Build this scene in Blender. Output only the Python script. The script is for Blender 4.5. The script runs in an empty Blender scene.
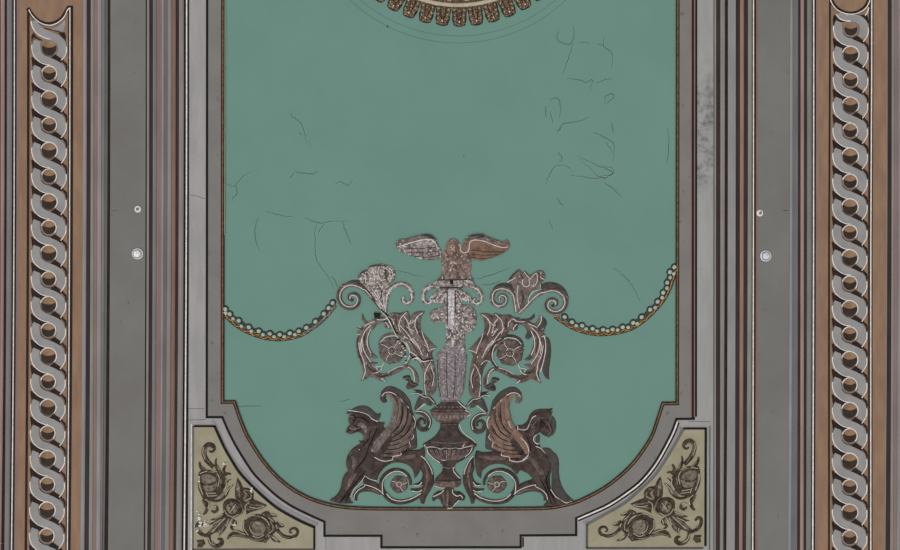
# A painted, low-relief plaster ceiling seen from below.  1 pixel of the photograph = 1 cm on the ceiling.
import bpy, math, random
import numpy as np
from mathutils import Vector
from mathutils.geometry import delaunay_2d_cdt

random.seed(4)
C = bpy.context.scene.collection
S = 0.01                     # metres per ceiling unit
ZC = 10.0                    # ceiling height
def P(x, y, h=0.0):          # ceiling plane point (x to the right, y towards the entrance end), h = how far it hangs below
    return ((x - 450) * S, (y - 275) * S, ZC - h * S)

# ------------------------------------------------------------------ materials
def lin(c):
    c = c / 255.0
    return c / 12.92 if c <= 0.04045 else ((c + 0.055) / 1.055) ** 2.4
def rgb(c): return (lin(c[0]), lin(c[1]), lin(c[2]), 1.0)

MATS = {}
def mat(name, col, col2=None, scale=6.0, rough=0.75, bump=0.0, detail=6.0, lo=0.38, hi=0.62, speck=None, speck_scale=70.0, speck_lo=0.56, stretch=None):
    m = bpy.data.materials.new(name); m.use_nodes = True
    nt = m.node_tree; N = nt.nodes; L = nt.links
    b = N['Principled BSDF']; b.inputs['Roughness'].default_value = rough
    b.inputs['Specular IOR Level'].default_value = 0.2
    if col2 is None: col2 = tuple(c * 0.93 for c in col)
    tc = N.new('ShaderNodeTexCoord'); src = tc.outputs['Object']
    if stretch:
        mp = N.new('ShaderNodeMapping'); mp.inputs['Scale'].default_value = stretch
        L.new(src, mp.inputs['Vector']); src = mp.outputs['Vector']
    nz = N.new('ShaderNodeTexNoise'); nz.inputs['Scale'].default_value = scale; nz.inputs['Detail'].default_value = detail
    nz.inputs['Roughness'].default_value = 0.62
    L.new(src, nz.inputs['Vector'])
    r = N.new('ShaderNodeValToRGB'); r.color_ramp.elements[0].position = lo; r.color_ramp.elements[1].position = hi
    r.color_ramp.elements[0].color = rgb(col2); r.color_ramp.elements[1].color = rgb(col)
    L.new(nz.outputs['Fac'], r.inputs['Fac'])
    out = r.outputs['Color']
    if speck:
        n2 = N.new('ShaderNodeTexNoise'); n2.inputs['Scale'].default_value = speck_scale; n2.inputs['Detail'].default_value = 2.0
        L.new(tc.outputs['Object'], n2.inputs['Vector'])
        r2 = N.new('ShaderNodeValToRGB'); r2.color_ramp.elements[0].position = speck_lo; r2.color_ramp.elements[1].position = speck_lo + 0.07
        r2.color_ramp.elements[0].color = (0, 0, 0, 1); r2.color_ramp.elements[1].color = (1, 1, 1, 1)
        L.new(n2.outputs['Fac'], r2.inputs['Fac'])
        mx = N.new('ShaderNodeMix'); mx.data_type = 'RGBA'
        L.new(r2.outputs['Color'], mx.inputs[0]); L.new(out, mx.inputs[6]); mx.inputs[7].default_value = rgb(speck)
        out = mx.outputs[2]
    L.new(out, b.inputs['Base Color'])
    if bump:
        bp = N.new('ShaderNodeBump'); bp.inputs['Strength'].default_value = bump; bp.inputs['Distance'].default_value = 0.004
        L.new(nz.outputs['Fac'], bp.inputs['Height']); L.new(bp.outputs['Normal'], b.inputs['Normal'])
    MATS[name] = m
    return m

mat('green', (109, 146, 135), (106, 142, 132), scale=1.2)
mat('grey', (127, 125, 122), (120, 118, 115), scale=2.5, speck=(104, 101, 99), speck_scale=14, speck_lo=0.68)
mat('soffit', (121, 120, 117), (114, 112, 109), scale=1.3, speck=(100, 98, 94), speck_scale=16, speck_lo=0.70)
mat('lightgrey', (162, 160, 160), (151, 149, 150), scale=3.0, stretch=(3, .6, 1))
mat('dustgrey', (160, 159, 158), (151, 150, 149), scale=3.0, stretch=(3, .6, 1))
mat('ochre', (162, 155, 132), (149, 142, 119), scale=5.0)
mat('tan', (147, 119, 96), (134, 107, 87), scale=5.0, stretch=(2, .5, 1))
mat('line', (34, 23, 22), (46, 33, 31), scale=9)
mat('black', (18, 12, 12), (30, 22, 21), scale=9)
mat('darkstripe', (60, 49, 47), (50, 40, 38), scale=6, stretch=(1, .3, 1))
mat('gold', (134, 103, 70), (98, 74, 50), scale=22)
mat('goldbright', (205, 160, 92), (150, 104, 60), scale=30)
mat('white', (236, 231, 226), (208, 202, 197), scale=25)
mat('cream', (190, 182, 160), (172, 163, 140), scale=20)
mat('palegreen', (150, 170, 142), scale=12)
for nm, c in dict(pinkgrey=(160, 132, 126), bluegrey=(127, 126, 126), lavgrey=(147, 144, 147), greengrey=(138, 138, 133), brownpink=(140, 117, 108),
                  midgrey=(124, 122, 120), deepgrey=(108, 107, 105), warmgrey=(140, 135, 132), redbrown=(136, 106, 97), steel=(111, 112, 115), mauve=(138, 116, 114),
                  pinkbrown=(147, 119, 108), olivegrey=(125, 126, 120)).items():
    mat(nm, c, tuple(v * .92 for v in c), scale=7, stretch=(1, .25, 1))
# painted ornament
mat('umber', (81, 68, 64), (53, 43, 40), scale=16, detail=8)
mat('taupe', (126, 113, 109), (80, 70, 67), scale=20, detail=8, lo=.36, hi=.64, speck=(162, 152, 148), speck_scale=34, speck_lo=.63)
mat('stone', (142, 131, 127), (104, 94, 91), scale=20, detail=8)
mat('featherbrown', (142, 113, 98), (104, 80, 70), scale=18, detail=8)
mat('leafbrown', (118, 100, 94), (74, 62, 59), scale=18, detail=8, speck=(148, 132, 126), speck_scale=34, speck_lo=.64)
mat('rim', (78, 75, 72), (64, 60, 58), scale=14)  # grey of the ornaments' painted cast shadows, shared by crest, bud and lid bars
mat('worn', (158, 148, 145), (92, 82, 80), scale=24, lo=0.40, hi=0.60, speck=(204, 198, 196), speck_scale=48, speck_lo=0.57)
mat('silver', (188, 182, 186), (158, 151, 154), scale=30, speck=(226, 223, 226), speck_scale=50, speck_lo=0.55)
mat('wornbrown', (146, 126, 117), (90, 74, 68), scale=24, lo=0.40, hi=0.60, speck=(190, 180, 175), speck_scale=50, speck_lo=0.6)
mat('wornlav', (146, 138, 142), (100, 92, 95), scale=40, speck=(178, 172, 176), speck_scale=60, speck_lo=0.58)
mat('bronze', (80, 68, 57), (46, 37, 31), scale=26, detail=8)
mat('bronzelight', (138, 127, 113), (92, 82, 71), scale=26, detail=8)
mat('linkgrey', (152, 151, 150), (141, 140, 140), scale=5)
mat('eyetan', (152, 121, 92), (136, 108, 84), scale=18)
mat('eyedark', (58, 47, 39), (46, 36, 31), scale=18)  # shadow tone painted into the lower half of each eye
mat('chain', (62, 72, 68), (48, 56, 53), scale=30)
mat('bead', (178, 188, 172), (158, 168, 154), scale=30)
mat('crack', (58, 80, 73), (80, 108, 98), scale=40)
mat('crackpale', (140, 170, 156), (124, 154, 141), scale=40)
mat('incised', (92, 126, 115), scale=20)
mat('crackgrey', (90, 86, 84), scale=40)
mat('carved', (116, 93, 74), (56, 42, 36), scale=60, lo=.42, hi=.58, speck=(184, 156, 120), speck_scale=70, speck_lo=.59)
mat('carvededge', (40, 30, 26), scale=20)
mat('plastic', (236, 236, 238), (226, 226, 230), scale=4, rough=.4)
mat('lens', (208, 212, 226), (200, 204, 220), scale=4, rough=.3)
mat('metal', (128, 126, 124), scale=20, rough=.4)

# two mended bands of grey paint carry sooty mould of their own shape
def soot(mname, x0, x1, y0, y1):
    m = MATS[mname]; nt = m.node_tree; N = nt.nodes; L = nt.links
    b = N['Principled BSDF']; old = b.inputs['Base Color'].links[0].from_socket
    tc = N.new('ShaderNodeTexCoord'); sp = N.new('ShaderNodeSeparateXYZ'); L.new(tc.outputs['Object'], sp.inputs[0])
    def mr(sock, a, bb):
        n = N.new('ShaderNodeMapRange'); n.interpolation_type = 'SMOOTHSTEP'
        n.inputs['From Min'].default_value = a; n.inputs['From Max'].default_value = bb; L.new(sock, n.inputs['Value']); return n.outputs[0]
    def mul(a, bb):
        n = N.new('ShaderNodeMath'); n.operation = 'MULTIPLY'; L.new(a, n.inputs[0])
        if isinstance(bb, float): n.inputs[1].default_value = bb
        else: L.new(bb, n.inputs[1])
        return n.outputs[0]
    ya, yb = (y0 - 275) * S, (y1 - 275) * S
    msk = mul(mr(sp.outputs['Y'], ya, ya + .7), mr(sp.outputs['Y'], yb, yb - .4))
    nz = N.new('ShaderNodeTexNoise'); nz.inputs['Scale'].default_value = 9; nz.inputs['Detail'].default_value = 8; nz.inputs['Roughness'].default_value = .7
    L.new(tc.outputs['Object'], nz.inputs['Vector'])
    f = mul(mul(mr(nz.outputs['Fac'], .40, .68), msk), .75)
    mx = N.new('ShaderNodeMix'); mx.data_type = 'RGBA'; L.new(f, mx.inputs[0]); L.new(old, mx.inputs[6]); mx.inputs[7].default_value = rgb((74, 72, 72))
    L.new(mx.outputs[2], b.inputs['Base Color'])
soot('dustgrey', 690, 720, 45, 205)

# ------------------------------------------------------------------ 2D helpers
def pts(s):
    out = []
    for t in s.split():
        c = t.endswith('!'); x, y = t.rstrip('!').split(',')
        out.append((float(x), float(y), c))
    return out
def smooth(p, closed=False, n=5):
    p = [(q[0], q[1], len(q) > 2 and bool(q[2])) for q in p]
    m = len(p); res = []
    for i in range(m if closed else m - 1):
        p1, p2 = p[i], p[(i + 1) % m]
        p0 = p[i - 1] if (closed or i > 0) else p1
        p3 = p[(i + 2) % m] if (closed or i + 2 < m) else p2
        if p1[2]: p0 = p1
        if p2[2]: p3 = p2
        for k in range(n):
            t = k / n
            f = lambda a, b, c, d: 0.5 * (2 * b + (c - a) * t + (2 * a - 5 * b + 4 * c - d) * t * t + (3 * b - a - 3 * c + d) * t ** 3)
            res.append((f(p0[0], p1[0], p2[0], p3[0]), f(p0[1], p1[1], p2[1], p3[1])))
    if not closed: res.append(p[-1][:2])
    return res
def spiral(cx, cy, r0, r1, a0, a1, n=22):
    return [(cx + (r0 + (r1 - r0) * k / n) * math.cos(math.radians(a0 + (a1 - a0) * k / n)),
             cy + (r0 + (r1 - r0) * k / n) * math.sin(math.radians(a0 + (a1 - a0) * k / n))) for k in range(n + 1)]
def ell(cx, cy, rx, ry, n=20, rot=0.0):
    r = math.radians(rot); out = []
    for k in range(n):
        a = 2 * math.pi * k / n; u, v = rx * math.cos(a), ry * math.sin(a)
        out.append((cx + u * math.cos(r) - v * math.sin(r), cy + u * math.sin(r) + v * math.cos(r)))
    return out
def inside(px, py, poly):
    n = len(poly); c = np.zeros(px.shape, bool); j = n - 1
    for i in range(n):
        xi, yi = poly[i]; xj, yj = poly[j]
        if yi != yj:
            c ^= ((yi > py) != (yj > py)) & (px < (xj - xi) * (py - yi) / (yj - yi) + xi)
        j = i
    return c
def seg_dist(px, py, line):
    d = np.full(px.shape, 1e9)
    for (x0, y0), (x1, y1) in zip(line[:-1], line[1:]):
        dx, dy = x1 - x0, y1 - y0; l2 = dx * dx + dy * dy
        if l2 < 1e-9: continue
        t = np.clip(((px - x0) * dx + (py - y0) * dy) / l2, 0, 1)
        d = np.minimum(d, np.hypot(px - x0 - t * dx, py - y0 - t * dy))
    return d

REG = []        # heights of the plaster already laid for the current thing: (x0, x1, y0, y1, height function)
def surf(x, y):
    z = 0.0
    for x0, x1, y0, y1, f in REG:
        if x0 <= x <= x1 and y0 <= y <= y1: z = max(z, f(x, y))
    return z
def pip(x, y, poly):
    c = False; j = len(poly) - 1
    for i in range(len(poly)):
        xi, yi = poly[i]; xj, yj = poly[j]
        if (yi > y) != (yj > y) and x < (xj - xi) * (y - yi) / (yj - yi) + xi: c = not c
        j = i
    return c
class M:
    """collects plaster shapes (ceiling units) for ONE mesh object"""
    def __init__(s, tf=None): s.v = []; s.f = []; s.m = []; s.sm = []; s.names = []; s.tf = tf
    def mi(s, name):
        if name not in s.names: s.names.append(name)
        return s.names.index(name)
    def T(s, p): return [s.tf(q[0], q[1]) for q in p] if s.tf else [(q[0], q[1]) for q in p]
    def V(s, x, y, h): s.v.append((x, y, h)); return len(s.v) - 1
    def F(s, idx, mat_, smooth_=True): s.f.append(tuple(idx)); s.m.append(mat_); s.sm.append(smooth_)
    def relief(s, outline, mt, H=1.2, R=5.0, base=0.0, edge=0.3, step=1.6, ridges=(), sm=True, n=4, wall=None):
        """closed outline -> pillow-shaped plaster relief; ridges = [(polyline, width, amount)] modelled on its face"""
        o = smooth(outline, True, n) if sm else [(q[0], q[1]) for q in outline]
        o = s.T(o); q = [o[0]]
        for a in o[1:]:
            if math.hypot(a[0] - q[-1][0], a[1] - q[-1][1]) > 0.12: q.append(a)
        if math.hypot(q[0][0] - q[-1][0], q[0][1] - q[-1][1]) < 0.12: q.pop()
        o = q; mi = s.mi(mt); wi = s.mi(wall or mt)
        xs = [a[0] for a in o]; ys = [a[1] for a in o]
        gx, gy = np.meshgrid(np.arange(min(xs) + step / 2, max(xs), step), np.arange(min(ys) + step / 2, max(ys), step))
        gx = gx.ravel() + (np.arange(gx.size) % 7 - 3) * .01; gy = gy.ravel()
        cl = o + [o[0]]
        if gx.size:
            ok = inside(gx, gy, o); gx, gy = gx[ok], gy[ok]
        if gx.size:
            d = seg_dist(gx, gy, cl); ok = d > step * 0.45; gx, gy = gx[ok], gy[ok]
        co = [Vector(a) for a in o] + [Vector((float(a), float(b))) for a, b in zip(gx, gy)]
        k = len(o)
        r = delaunay_2d_cdt(co, [(i, (i + 1) % k) for i in range(k)], [], 1, 1e-5)
        vv = np.array([(a.x, a.y) for a in r[0]])
        if len(vv) == 0: return
        d = seg_dist(vv[:, 0], vv[:, 1], cl); t = np.clip(d / R, 0, 1)
        h = base + H * (edge + (1 - edge) * np.sqrt(np.clip(1 - (1 - t) ** 2, 0, 1)))
        for line, w, amt in ridges:
            ln = s.T(smooth(line, False, 4))
            h = h + amt * np.exp(-(seg_dist(vv[:, 0], vv[:, 1], ln) / w) ** 2) * np.clip(d / 1.0, 0.15, 1)
        rl = [(s.T(smooth(l_, False, 4)), w_, a_) for l_, w_, a_ in ridges]; pa = np.array(cl)
        def hf(x, y):
            if not pip(x, y, o): return 0.0
            px, py = np.array([x]), np.array([y]); dd = float(seg_dist(px, py, cl)[0]); tt = min(dd / R, 1)
            z = base + H * (edge + (1 - edge) * math.sqrt(max(0, 1 - (1 - tt) ** 2)))
            for l_, w_, a_ in rl: z += a_ * math.exp(-(float(seg_dist(px, py, l_)[0]) / w_) ** 2) * min(max(dd, .15), 1)
            return z
        REG.append((min(xs), max(xs), min(ys), max(ys), hf))
        b0 = len(s.v)
        for (x, y), z in zip(vv, h): s.v.append((float(x), float(y), float(z)))
        for f in r[2]: s.F([b0 + i for i in f], mi)
        bd = {}
        for f in r[2]:
            for i in range(len(f)):
                a, b = f[i], f[(i + 1) % len(f)]
                if (b, a) in bd: bd.pop((b, a))
                else: bd[(a, b)] = 1
        lo, hi = {}, {}
        for a, b in bd:
            for i in (a, b):
                if i not in lo:
                    lo[i] = s.V(float(vv[i][0]), float(vv[i][1]), base * 0); hi[i] = s.V(float(vv[i][0]), float(vv[i][1]), float(h[i]))
            s.F((hi[b], hi[a], lo[a], lo[b]), wi)
    def stroke(s, line, w, mt, H=1.0, base=0.0, sm=True, n=5, flat=False, seg=5, miter=False):
        """tapering moulded ribbon; w = width or list of widths along it"""
        p = smooth(line, False, n) if sm else [(q[0], q[1]) for q in line]
        p = s.T(p); k = len(p)
        if not hasattr(w, '__len__'): w = [w, w]
        ww = np.interp(np.linspace(0, 1, k), np.linspace(0, 1, len(w)), w)
        mi = s.mi(mt); rows = []; tops = []
        for i in range(k):
            a = p[max(i - 1, 0)]; b = p[min(i + 1, k - 1)]
            sc = 1.0
            if miter and 0 < i < k - 1:
                d1 = Vector((p[i][0] - a[0], p[i][1] - a[1])).normalized(); d2 = Vector((b[0] - p[i][0], b[1] - p[i][1])).normalized()
                t = (d1 + d2).normalized(); sc = 1 / max(.4, t.dot(d2)); dx, dy = t.x, t.y
            else:
                dx, dy = b[0] - a[0], b[1] - a[1]; l = math.hypot(dx, dy) or 1; dx /= l; dy /= l
            nx, ny = -dy, dx; r = ww[i] / 2 * sc; hh = H * (1.0 if flat else min(1.0, .35 + ww[i] / max(w) * .65)); bul = hh * .7
            if not flat:
                z0 = surf(p[i][0], p[i][1]) - base
                if z0 > .35: hh = max(hh if H > 1.0 and max(w) > 2.9 else 0, z0 + .42); bul = min(bul, .42)
                elif max(w) <= 2.0 and base == 0: hh = min(hh, 1.0)
            tops.append(hh)
            row = []
            prof = [(-1, 0), (-1, .999), (1, .999), (1, 0)] if flat else [(-1, 0)] + [(math.cos(math.pi * (1 - j / seg)), .3 + .7 * math.sin(math.pi * j / seg)) for j in range(seg + 1)] + [(1, 0)]
            for u, z in prof: row.append(s.V(p[i][0] + nx * u * r, p[i][1] + ny * u * r, (base + hh * z if flat else base + hh - bul * (1 - z) / .7) if z > 0 else base))
            rows.append(row)
        if not flat:
            tp = [base + q_ for q_ in tops]
            def sf(x, y, p=p, ww=ww, tp=tp):
                best, z = 1e9, 0.0
                for i in range(0, len(p)):
                    d_ = math.hypot(x - p[i][0], y - p[i][1])
                    if d_ < best: best = d_; j = i
                return tp[j] if best < ww[j] / 2 + .2 else 0.0
            REG.append((min(q_[0] for q_ in p) - 2, max(q_[0] for q_ in p) + 2, min(q_[1] for q_ in p) - 2, max(q_[1] for q_ in p) + 2, sf))
        c = len(rows[0])
        for i in range(k - 1):
            for j in range(c - 1): s.F((rows[i][j], rows[i][j + 1], rows[i + 1][j + 1], rows[i + 1][j]), mi, not flat)
        s.F(rows[0], mi, False); s.F(rows[-1][::-1], mi, False)
    def line(s, l, w=0.9, mt='white', H=1.5, **k): s.stroke(l, w * 1.02, mt, H=H, seg=3, **k)  # default white lines are highlights painted along the relief
    def dome(s, cx, cy, rx, mt, H=1.0, base=0.0, ry=None, rot=0, n=14, rings=4, bottom=0.0):
        if s.tf: cx, cy = s.tf(cx, cy)
        z0 = surf(cx, cy)
        if z0 > base + H: base = z0 - H * .4
        ry = ry or rx; mi = s.mi(mt); prev = None
        for j in range(rings):
            a = math.pi / 2 * j / rings
            ring = [s.V(x, y, base + H * (.35 + .65 * math.sin(a))) for x, y in ell(cx, cy, rx * math.cos(a), ry * math.cos(a), n, rot)]
            if prev is None:
                lo = [s.V(x, y, bottom) for x, y in ell(cx, cy, rx, ry, n, rot)]
                for i in range(n): s.F((lo[i], lo[(i + 1) % n], ring[(i + 1) % n], ring[i]), mi)
            else:
                for i in range(n): s.F((prev[i], prev[(i + 1) % n], ring[(i + 1) % n], ring[i]), mi)
            prev = ring
        t = s.V(cx, cy, base + H)
        for i in range(n): s.F((prev[i], prev[(i + 1) % n], t), mi)
    def lathe(s, cx, cy, prof, n=36):
        """prof = [(r, h, material)] surface of revolution hanging from the ceiling"""
        if s.tf: cx, cy = s.tf(cx, cy)
        prev = None
        for r, h, mt in prof:
            ring = [s.V(x, y, h) for x, y in ell(cx, cy, max(r, .01), max(r, .01), n)]
            if prev:
                for i in range(n): s.F((prev[i], prev[(i + 1) % n], ring[(i + 1) % n], ring[i]), s.mi(mt))
            prev = ring
        s.F(prev, s.mi(prof[-1][2]), False)
    def plate(s, poly, mt, h, base=0.0, wall=None):
        p = s.T(poly); k = len(p); mi = s.mi(mt); wi = s.mi(wall or mt)
        r = delaunay_2d_cdt([Vector(a) for a in p], [(i, (i + 1) % k) for i in range(k)], [], 1, 1e-5)
        b0 = len(s.v)
        for a in r[0]: s.v.append((a.x, a.y, h))
        for f in r[2]: s.F([b0 + i for i in f], mi, False)
        lo = [s.V(a[0], a[1], base) for a in p]; hi = [s.V(a[0], a[1], h) for a in p]
        for i in range(k): j = (i + 1) % k; s.F((lo[i], lo[j], hi[j], hi[i]), wi, False)
    def build(s, name, parent=None, lift=0.03, org=None, merge=True):
        me = bpy.data.meshes.new(name)
        o0 = org or (parent['_org'] if parent is not None and '_org' in parent else (450.0, 275.0))
        ox, oy = o0[0], o0[1]; oz = 0.0
        full = parent is None and org is None
        vs = []
        for x, y, h in s.v:
            hh = h + lift
            vs.append(P(x, y, hh) if full else ((x - ox) * S, (y - oy) * S, -hh * S))
        me.from_pydata(vs, [], s.f); me.update()
        for nme in s.names: me.materials.append(MATS[nme])
        me.polygons.foreach_set('material_index', s.m); me.polygons.foreach_set('use_smooth', s.sm)
        import bmesh
        bm = bmesh.new(); bm.from_mesh(me); merge and bmesh.ops.remove_doubles(bm, verts=bm.verts, dist=1e-6)
        bmesh.ops.recalc_face_normals(bm, faces=bm.faces)
        bm.to_mesh(me); bm.free()
        ob = bpy.data.objects.new(name, me); C.objects.link(ob)
        if parent is not None:
            ob.parent = parent; ob['_org'] = (ox, oy)
        elif org is not None:
            ob.location = P(ox, oy, 0); ob['_org'] = (ox, oy)
        return ob

def thing(name, label, cat, org, group=None):
    REG.clear()
    o = bpy.data.objects.new(name, None); C.objects.link(o); o.empty_display_size = .1
    o.location = P(org[0], org[1], 0); o['_org'] = (float(org[0]), float(org[1])); o['label'] = label; o['category'] = cat
    if group: o['group'] = group
    return o
def struct(o, label=None):
    o['kind'] = 'structure'
    if label: o['label'] = label
    return o

# ------------------------------------------------------------------ the setting
YA, YB = -420.0, 980.0
m = M(); m.plate([(-330, YA), (1230, YA), (1230, YB), (-330, YB)], 'green', 0.0, base=-8.0)
ceiling = struct(m.build('ceiling', lift=0.0), 'flat plaster ceiling field painted sea green')
ceiling['_org'] = (450.0, 275.0)
def child_abs(mm, name, parent, lift=0.03):     # children of the setting share its world frame
    o = mm.build(name, lift=lift); o.parent = parent; return o

# hairline cracks in the green plaster
cracks = ["290,112 292,116 296,119 301,124 304,131 307,140 313,147", "300,133 302,135", "222,181 228,184 234,187 238,183 244,176 251,173", "236,187 237,193 231,201",
  "294,171 301,173 312,174 317,172", "290,178 294,173", "266,211 274,214 284,216 297,218", "305,217 312,221 322,223 334,221 352,222",
  "317,223 315,234 315,248 317,260 324,271 332,283 335,290", "324,224 318,233", "258,218 255,232 256,242 260,251", "342,222 345,230 351,244", "335,184 341,182 348,185 353,180",
  "559,30 557,36 560,42 570,44 574,36 573,26", "574,44 570,54 566,66 563,76", "579,42 590,43", "605,36 604,46 611,52 613,58 612,70", "598,44 604,46",
  "567,78 578,80 587,82 592,80 590,90", "597,84 604,80 613,79", "604,103 606,96 612,94 614,97 606,104", "550,100 555,98 560,102 560,118", "546,106 546,118", "551,112 553,124",
  "557,132 564,124 578,121 588,117", "558,132 562,127", "594,132 602,136 611,141 614,146 613,162", "606,142 613,152", "578,156 590,162 598,166 612,172 606,178 598,176 590,168 580,160",
  "600,166 612,168 613,174 600,177", "546,184 549,176 555,167 566,166 574,174", "558,152 562,158 559,162", "570,175 590,178 605,178", "604,182 612,188 621,197", "557,198 563,206", "549,220 553,230",
  "612,122 613,134", "668,128 669,150 667,164", "614,268 622,274 630,282 634,288 638,297 640,300", "560,314 558,320", "340,402 350,399", "238,406 262,406",
  "397,270 406,272.5 416,275.5 427,277", "476,279 486,276.5 496,273.5 510,268", "482,285 492,284 501,281", "332,276 338,287", "463,155 466,158"]
m = M()
for c in cracks:
    p = smooth(pts(c), False, 5); q = [(x + random.uniform(-.65, .65), y + random.uniform(-.65, .65)) for x, y in p]
    m.stroke(q, [.3, .6, .7, .5, .25], 'crack', H=.05, sm=False, flat=True)
    if random.random() < .6: m.stroke([(x + .9, y + .5) for x, y in q], .5, 'crackpale', H=.04, sm=False, flat=True)
m.dome(387.5, 26.5, .9, 'black', H=.2, n=8)
child_abs(m, 'crack', ceiling)
m = M()
for R_ in (150.0, 157.0):
    m.stroke(ell(458, -114, R_, R_, 120)[2:59], .55, 'incised', H=.05, sm=False, flat=True)
child_abs(m, 'incised_ring', ceiling)

gold_l = pts("223.7,-420 222.6,402! 234.5,402! 237.5,411 241,421 246,433 251,442 262,459 275.5,475 289,486.5 303,495 317,501 335,505.5 352,507.6 372,508.4 400,508.6 450,508.7 500,508.6 545,508 560,506 575,502.3 586,497.5 603,488.5 619,476.5 633,463 643.6,449 652,435 657,421 662.6,403.5! 677,403.3! 678.2,-420")
dark_o = pts("207.8,-420 207,417! 222.6,417! 227,427.5 232,438 238,449 250,468 258,478 272,491.5 280,498 292,506 308,514 324.6,521.5! 324.6,535.5! 381.5,535.5! 381.5,547! 520.6,547! 520.6,535.2! 576,534.8! 576,518! 590,512 607,504.2 625,492.5 640,480.5 654,463.5 665,444.5 672,430.5 676.2,418.8! 693.5,418.6! 694.5,-420")
def corner_smooth(p): return smooth(p, False, 4)
gi, do_ = corner_smooth(gold_l), corner_smooth(dark_o)
m = M(); m.plate(do_ + gi[::-1], 'grey', .8)
frame = struct(m.build('trim_1', lift=.0), 'mid grey stepped border around the green field')
m = M(); m.stroke(gi, 3.6, 'line', H=.12, base=.8, sm=False, flat=True, miter=True); m.stroke(gi, 1.15, 'gold', H=.22, base=.8, sm=False, flat=True, miter=True)
k0 = next(i for i, a in enumerate(gi) if a[1] > 401)
m.stroke([(a[0] + 2.1, a[1]) for a in gi[:k0]], .8, 'palegreen', H=.1, base=.8, sm=False, flat=True)
child_abs(m, 'gold_line', frame, .0)
m = M(); m.stroke(do_, 2.3, 'black', H=.14, base=.8, sm=False, flat=True, miter=True)
ri = next(i for i, a in enumerate(do_) if a[0] > 575.9)
seg_d = [a for a in do_[ri + 4:] if a[1] <= 518.2 and a[0] < 676]
m.stroke([(a[0] + 1.6, a[1] + .9) for a in seg_d], 4.8, 'black', H=.16, base=.8, sm=False, flat=True)  # extra black and white lines paint this side's shading
m.stroke([(a[0] + 1.6, a[1] + .9) for a in seg_d], 1.5, 'white', H=.22, base=.8, sm=False, flat=True)
vert = [(694.6, -420), (694.4, 416.5)]
m.stroke([(692.6, -420), (692.2, 418)], 1.7, 'line', H=.15, base=.8, sm=False, flat=True)
m.stroke(vert, 1.4, 'mauve', H=.2, base=.8, sm=False, flat=True); m.stroke([(696.2, -420), (695.7, 416.5)], 2.0, 'black', H=.2, base=.8, sm=False, flat=True)
m.stroke([(690.8, -420), (690.6, 417)], 1.2, 'pinkbrown', H=.13, base=.8, sm=False, flat=True)
m.stroke([(523, 537.2), (523, 546.5)], 1.5, 'black', H=.16, base=.8, sm=False, flat=True)
child_abs(m, 'dark_line', frame, .0)

# pale outer border (three runs of one plaster band)
def border(poly, nm, lab, mt='lightgrey'):
    mm = M(); mm.plate(poly, mt, .7); return struct(mm.build(nm, lift=0.0), lab)
i0 = next(i for i, a in enumerate(do_) if abs(a[0] - 324.6) < .3 and a[1] > 520)
i1 = next(i for i, a in enumerate(do_) if abs(a[0] - 576) < .3 and a[1] > 534)
border([(188.9, YA), (188.9, 0), (188.6, 200), (188.2, 380), (187.6, 550), (187.2, YB), (440, YB), (440, 547)] + [a for a in do_[:k0 + 400] if a[0] < 440 and a[1] < 548][::-1], 'trim_2', 'pale grey border band beside the left striped moulding')
border([(713.6, YA), (713.4, YB), (440, YB), (440, 547)] + [a for a in do_ if a[0] > 440], 'trim_3', 'pale grey border band streaked with soot', 'dustgrey')
m = M()
for l in ("188,408.6 204.5,408.6", "188,420 206,419.4", "190,195 197,196 205,199", "326,549 326,536", "710,421.5 688,421"):
    m.stroke(pts(l), .45, 'crackgrey', H=.08, base=.7, sm=False, flat=True)
child_abs(m, 'hairline', bpy.data.objects['trim_2'], .0)

# ochre spandrel panels
spl = pts("194.6,426! 214.6,426! 219,436 225,449 231,459 240,473 253,487 267,500 280,510 300,521 314.2,527! 314.2,548.3! 194.2,548.3!")
spr = pts("683.5,429! 704.6,429! 704.4,546.6! 587.4,546.6! 587.4,524.6! 597,519 608,513 625,503 636,493.5 652,478.5 660,468 672,449!")
for nm, sp_, edges, lab in (('trim_4', spl, (("193.6,425.9 193.4,549.5", 1.6, 'deepgrey'), ("194,426 215.4,426", 2.0, 'black'), ("214.8,425.6 219,435 225,448 231,458.4 240,472.4 253,486.4 267,499.4 280,509.4 300,520.4 315,527", 2.6, 'black'),
                                         ("314.4,526.5 314.4,549", 1.9, 'black'), ("193,549 315,549", 1.9, 'crackgrey'), ("191.6,423.5 191.5,550", 1.0, 'white')), 'ochre painted corner panel beside the left moulding'),
                             ('trim_5', spr, (("683,428.3 705.8,428.3", 2.0, 'black'), ("705.3,427.5 705.0,545.5", 2.3, 'black'), ("586.5,547.6 703,547.6", 2.1, 'crackgrey'), ("586.8,524 586.8,548", 2.2, 'crackgrey'),
                                         ("586.5,524.4 597,518.4 608,512.4 625,502.4 636,493 652,478 660,467.6 672,448.6 683.4,428.6", 2.6, 'deepgrey'), ("709.5,426 709.3,550", .8, 'crackgrey')), 'ochre painted corner panel beside the right moulding')):
    m = M(); m.plate(smooth(sp_, True, 4), 'ochre', 1.3, base=.0)
    so = struct(m.build(nm, lift=0.0), lab)
    m = M()
    for l, w, mt in edges: m.stroke(pts(l), w, mt, H=.25, base=.7 if mt in ('white',) else 1.2, n=4, flat=True)  # black edges at top and right paint the panel's shadow
    child_abs(m, 'panel_edge', so, .0)
LB = [("212.5,421 216,426 222,439 228,451 236,463 250,480 268,496 288,510 318,524", 'lavgrey'), ("583,522.6 602,514.6 624,501.8 644.4,485 659.6,468 670.6,449 680.5,427", 'lavgrey')]
for (l, mt), pr in zip(LB, ('trim_2', 'trim_3')):
    m = M(); m.stroke(pts(l), 3.0, 'lavgrey', H=.35, base=.7, seg=5); child_abs(m, 'fillet', bpy.data.objects[pr], .0)

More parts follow.
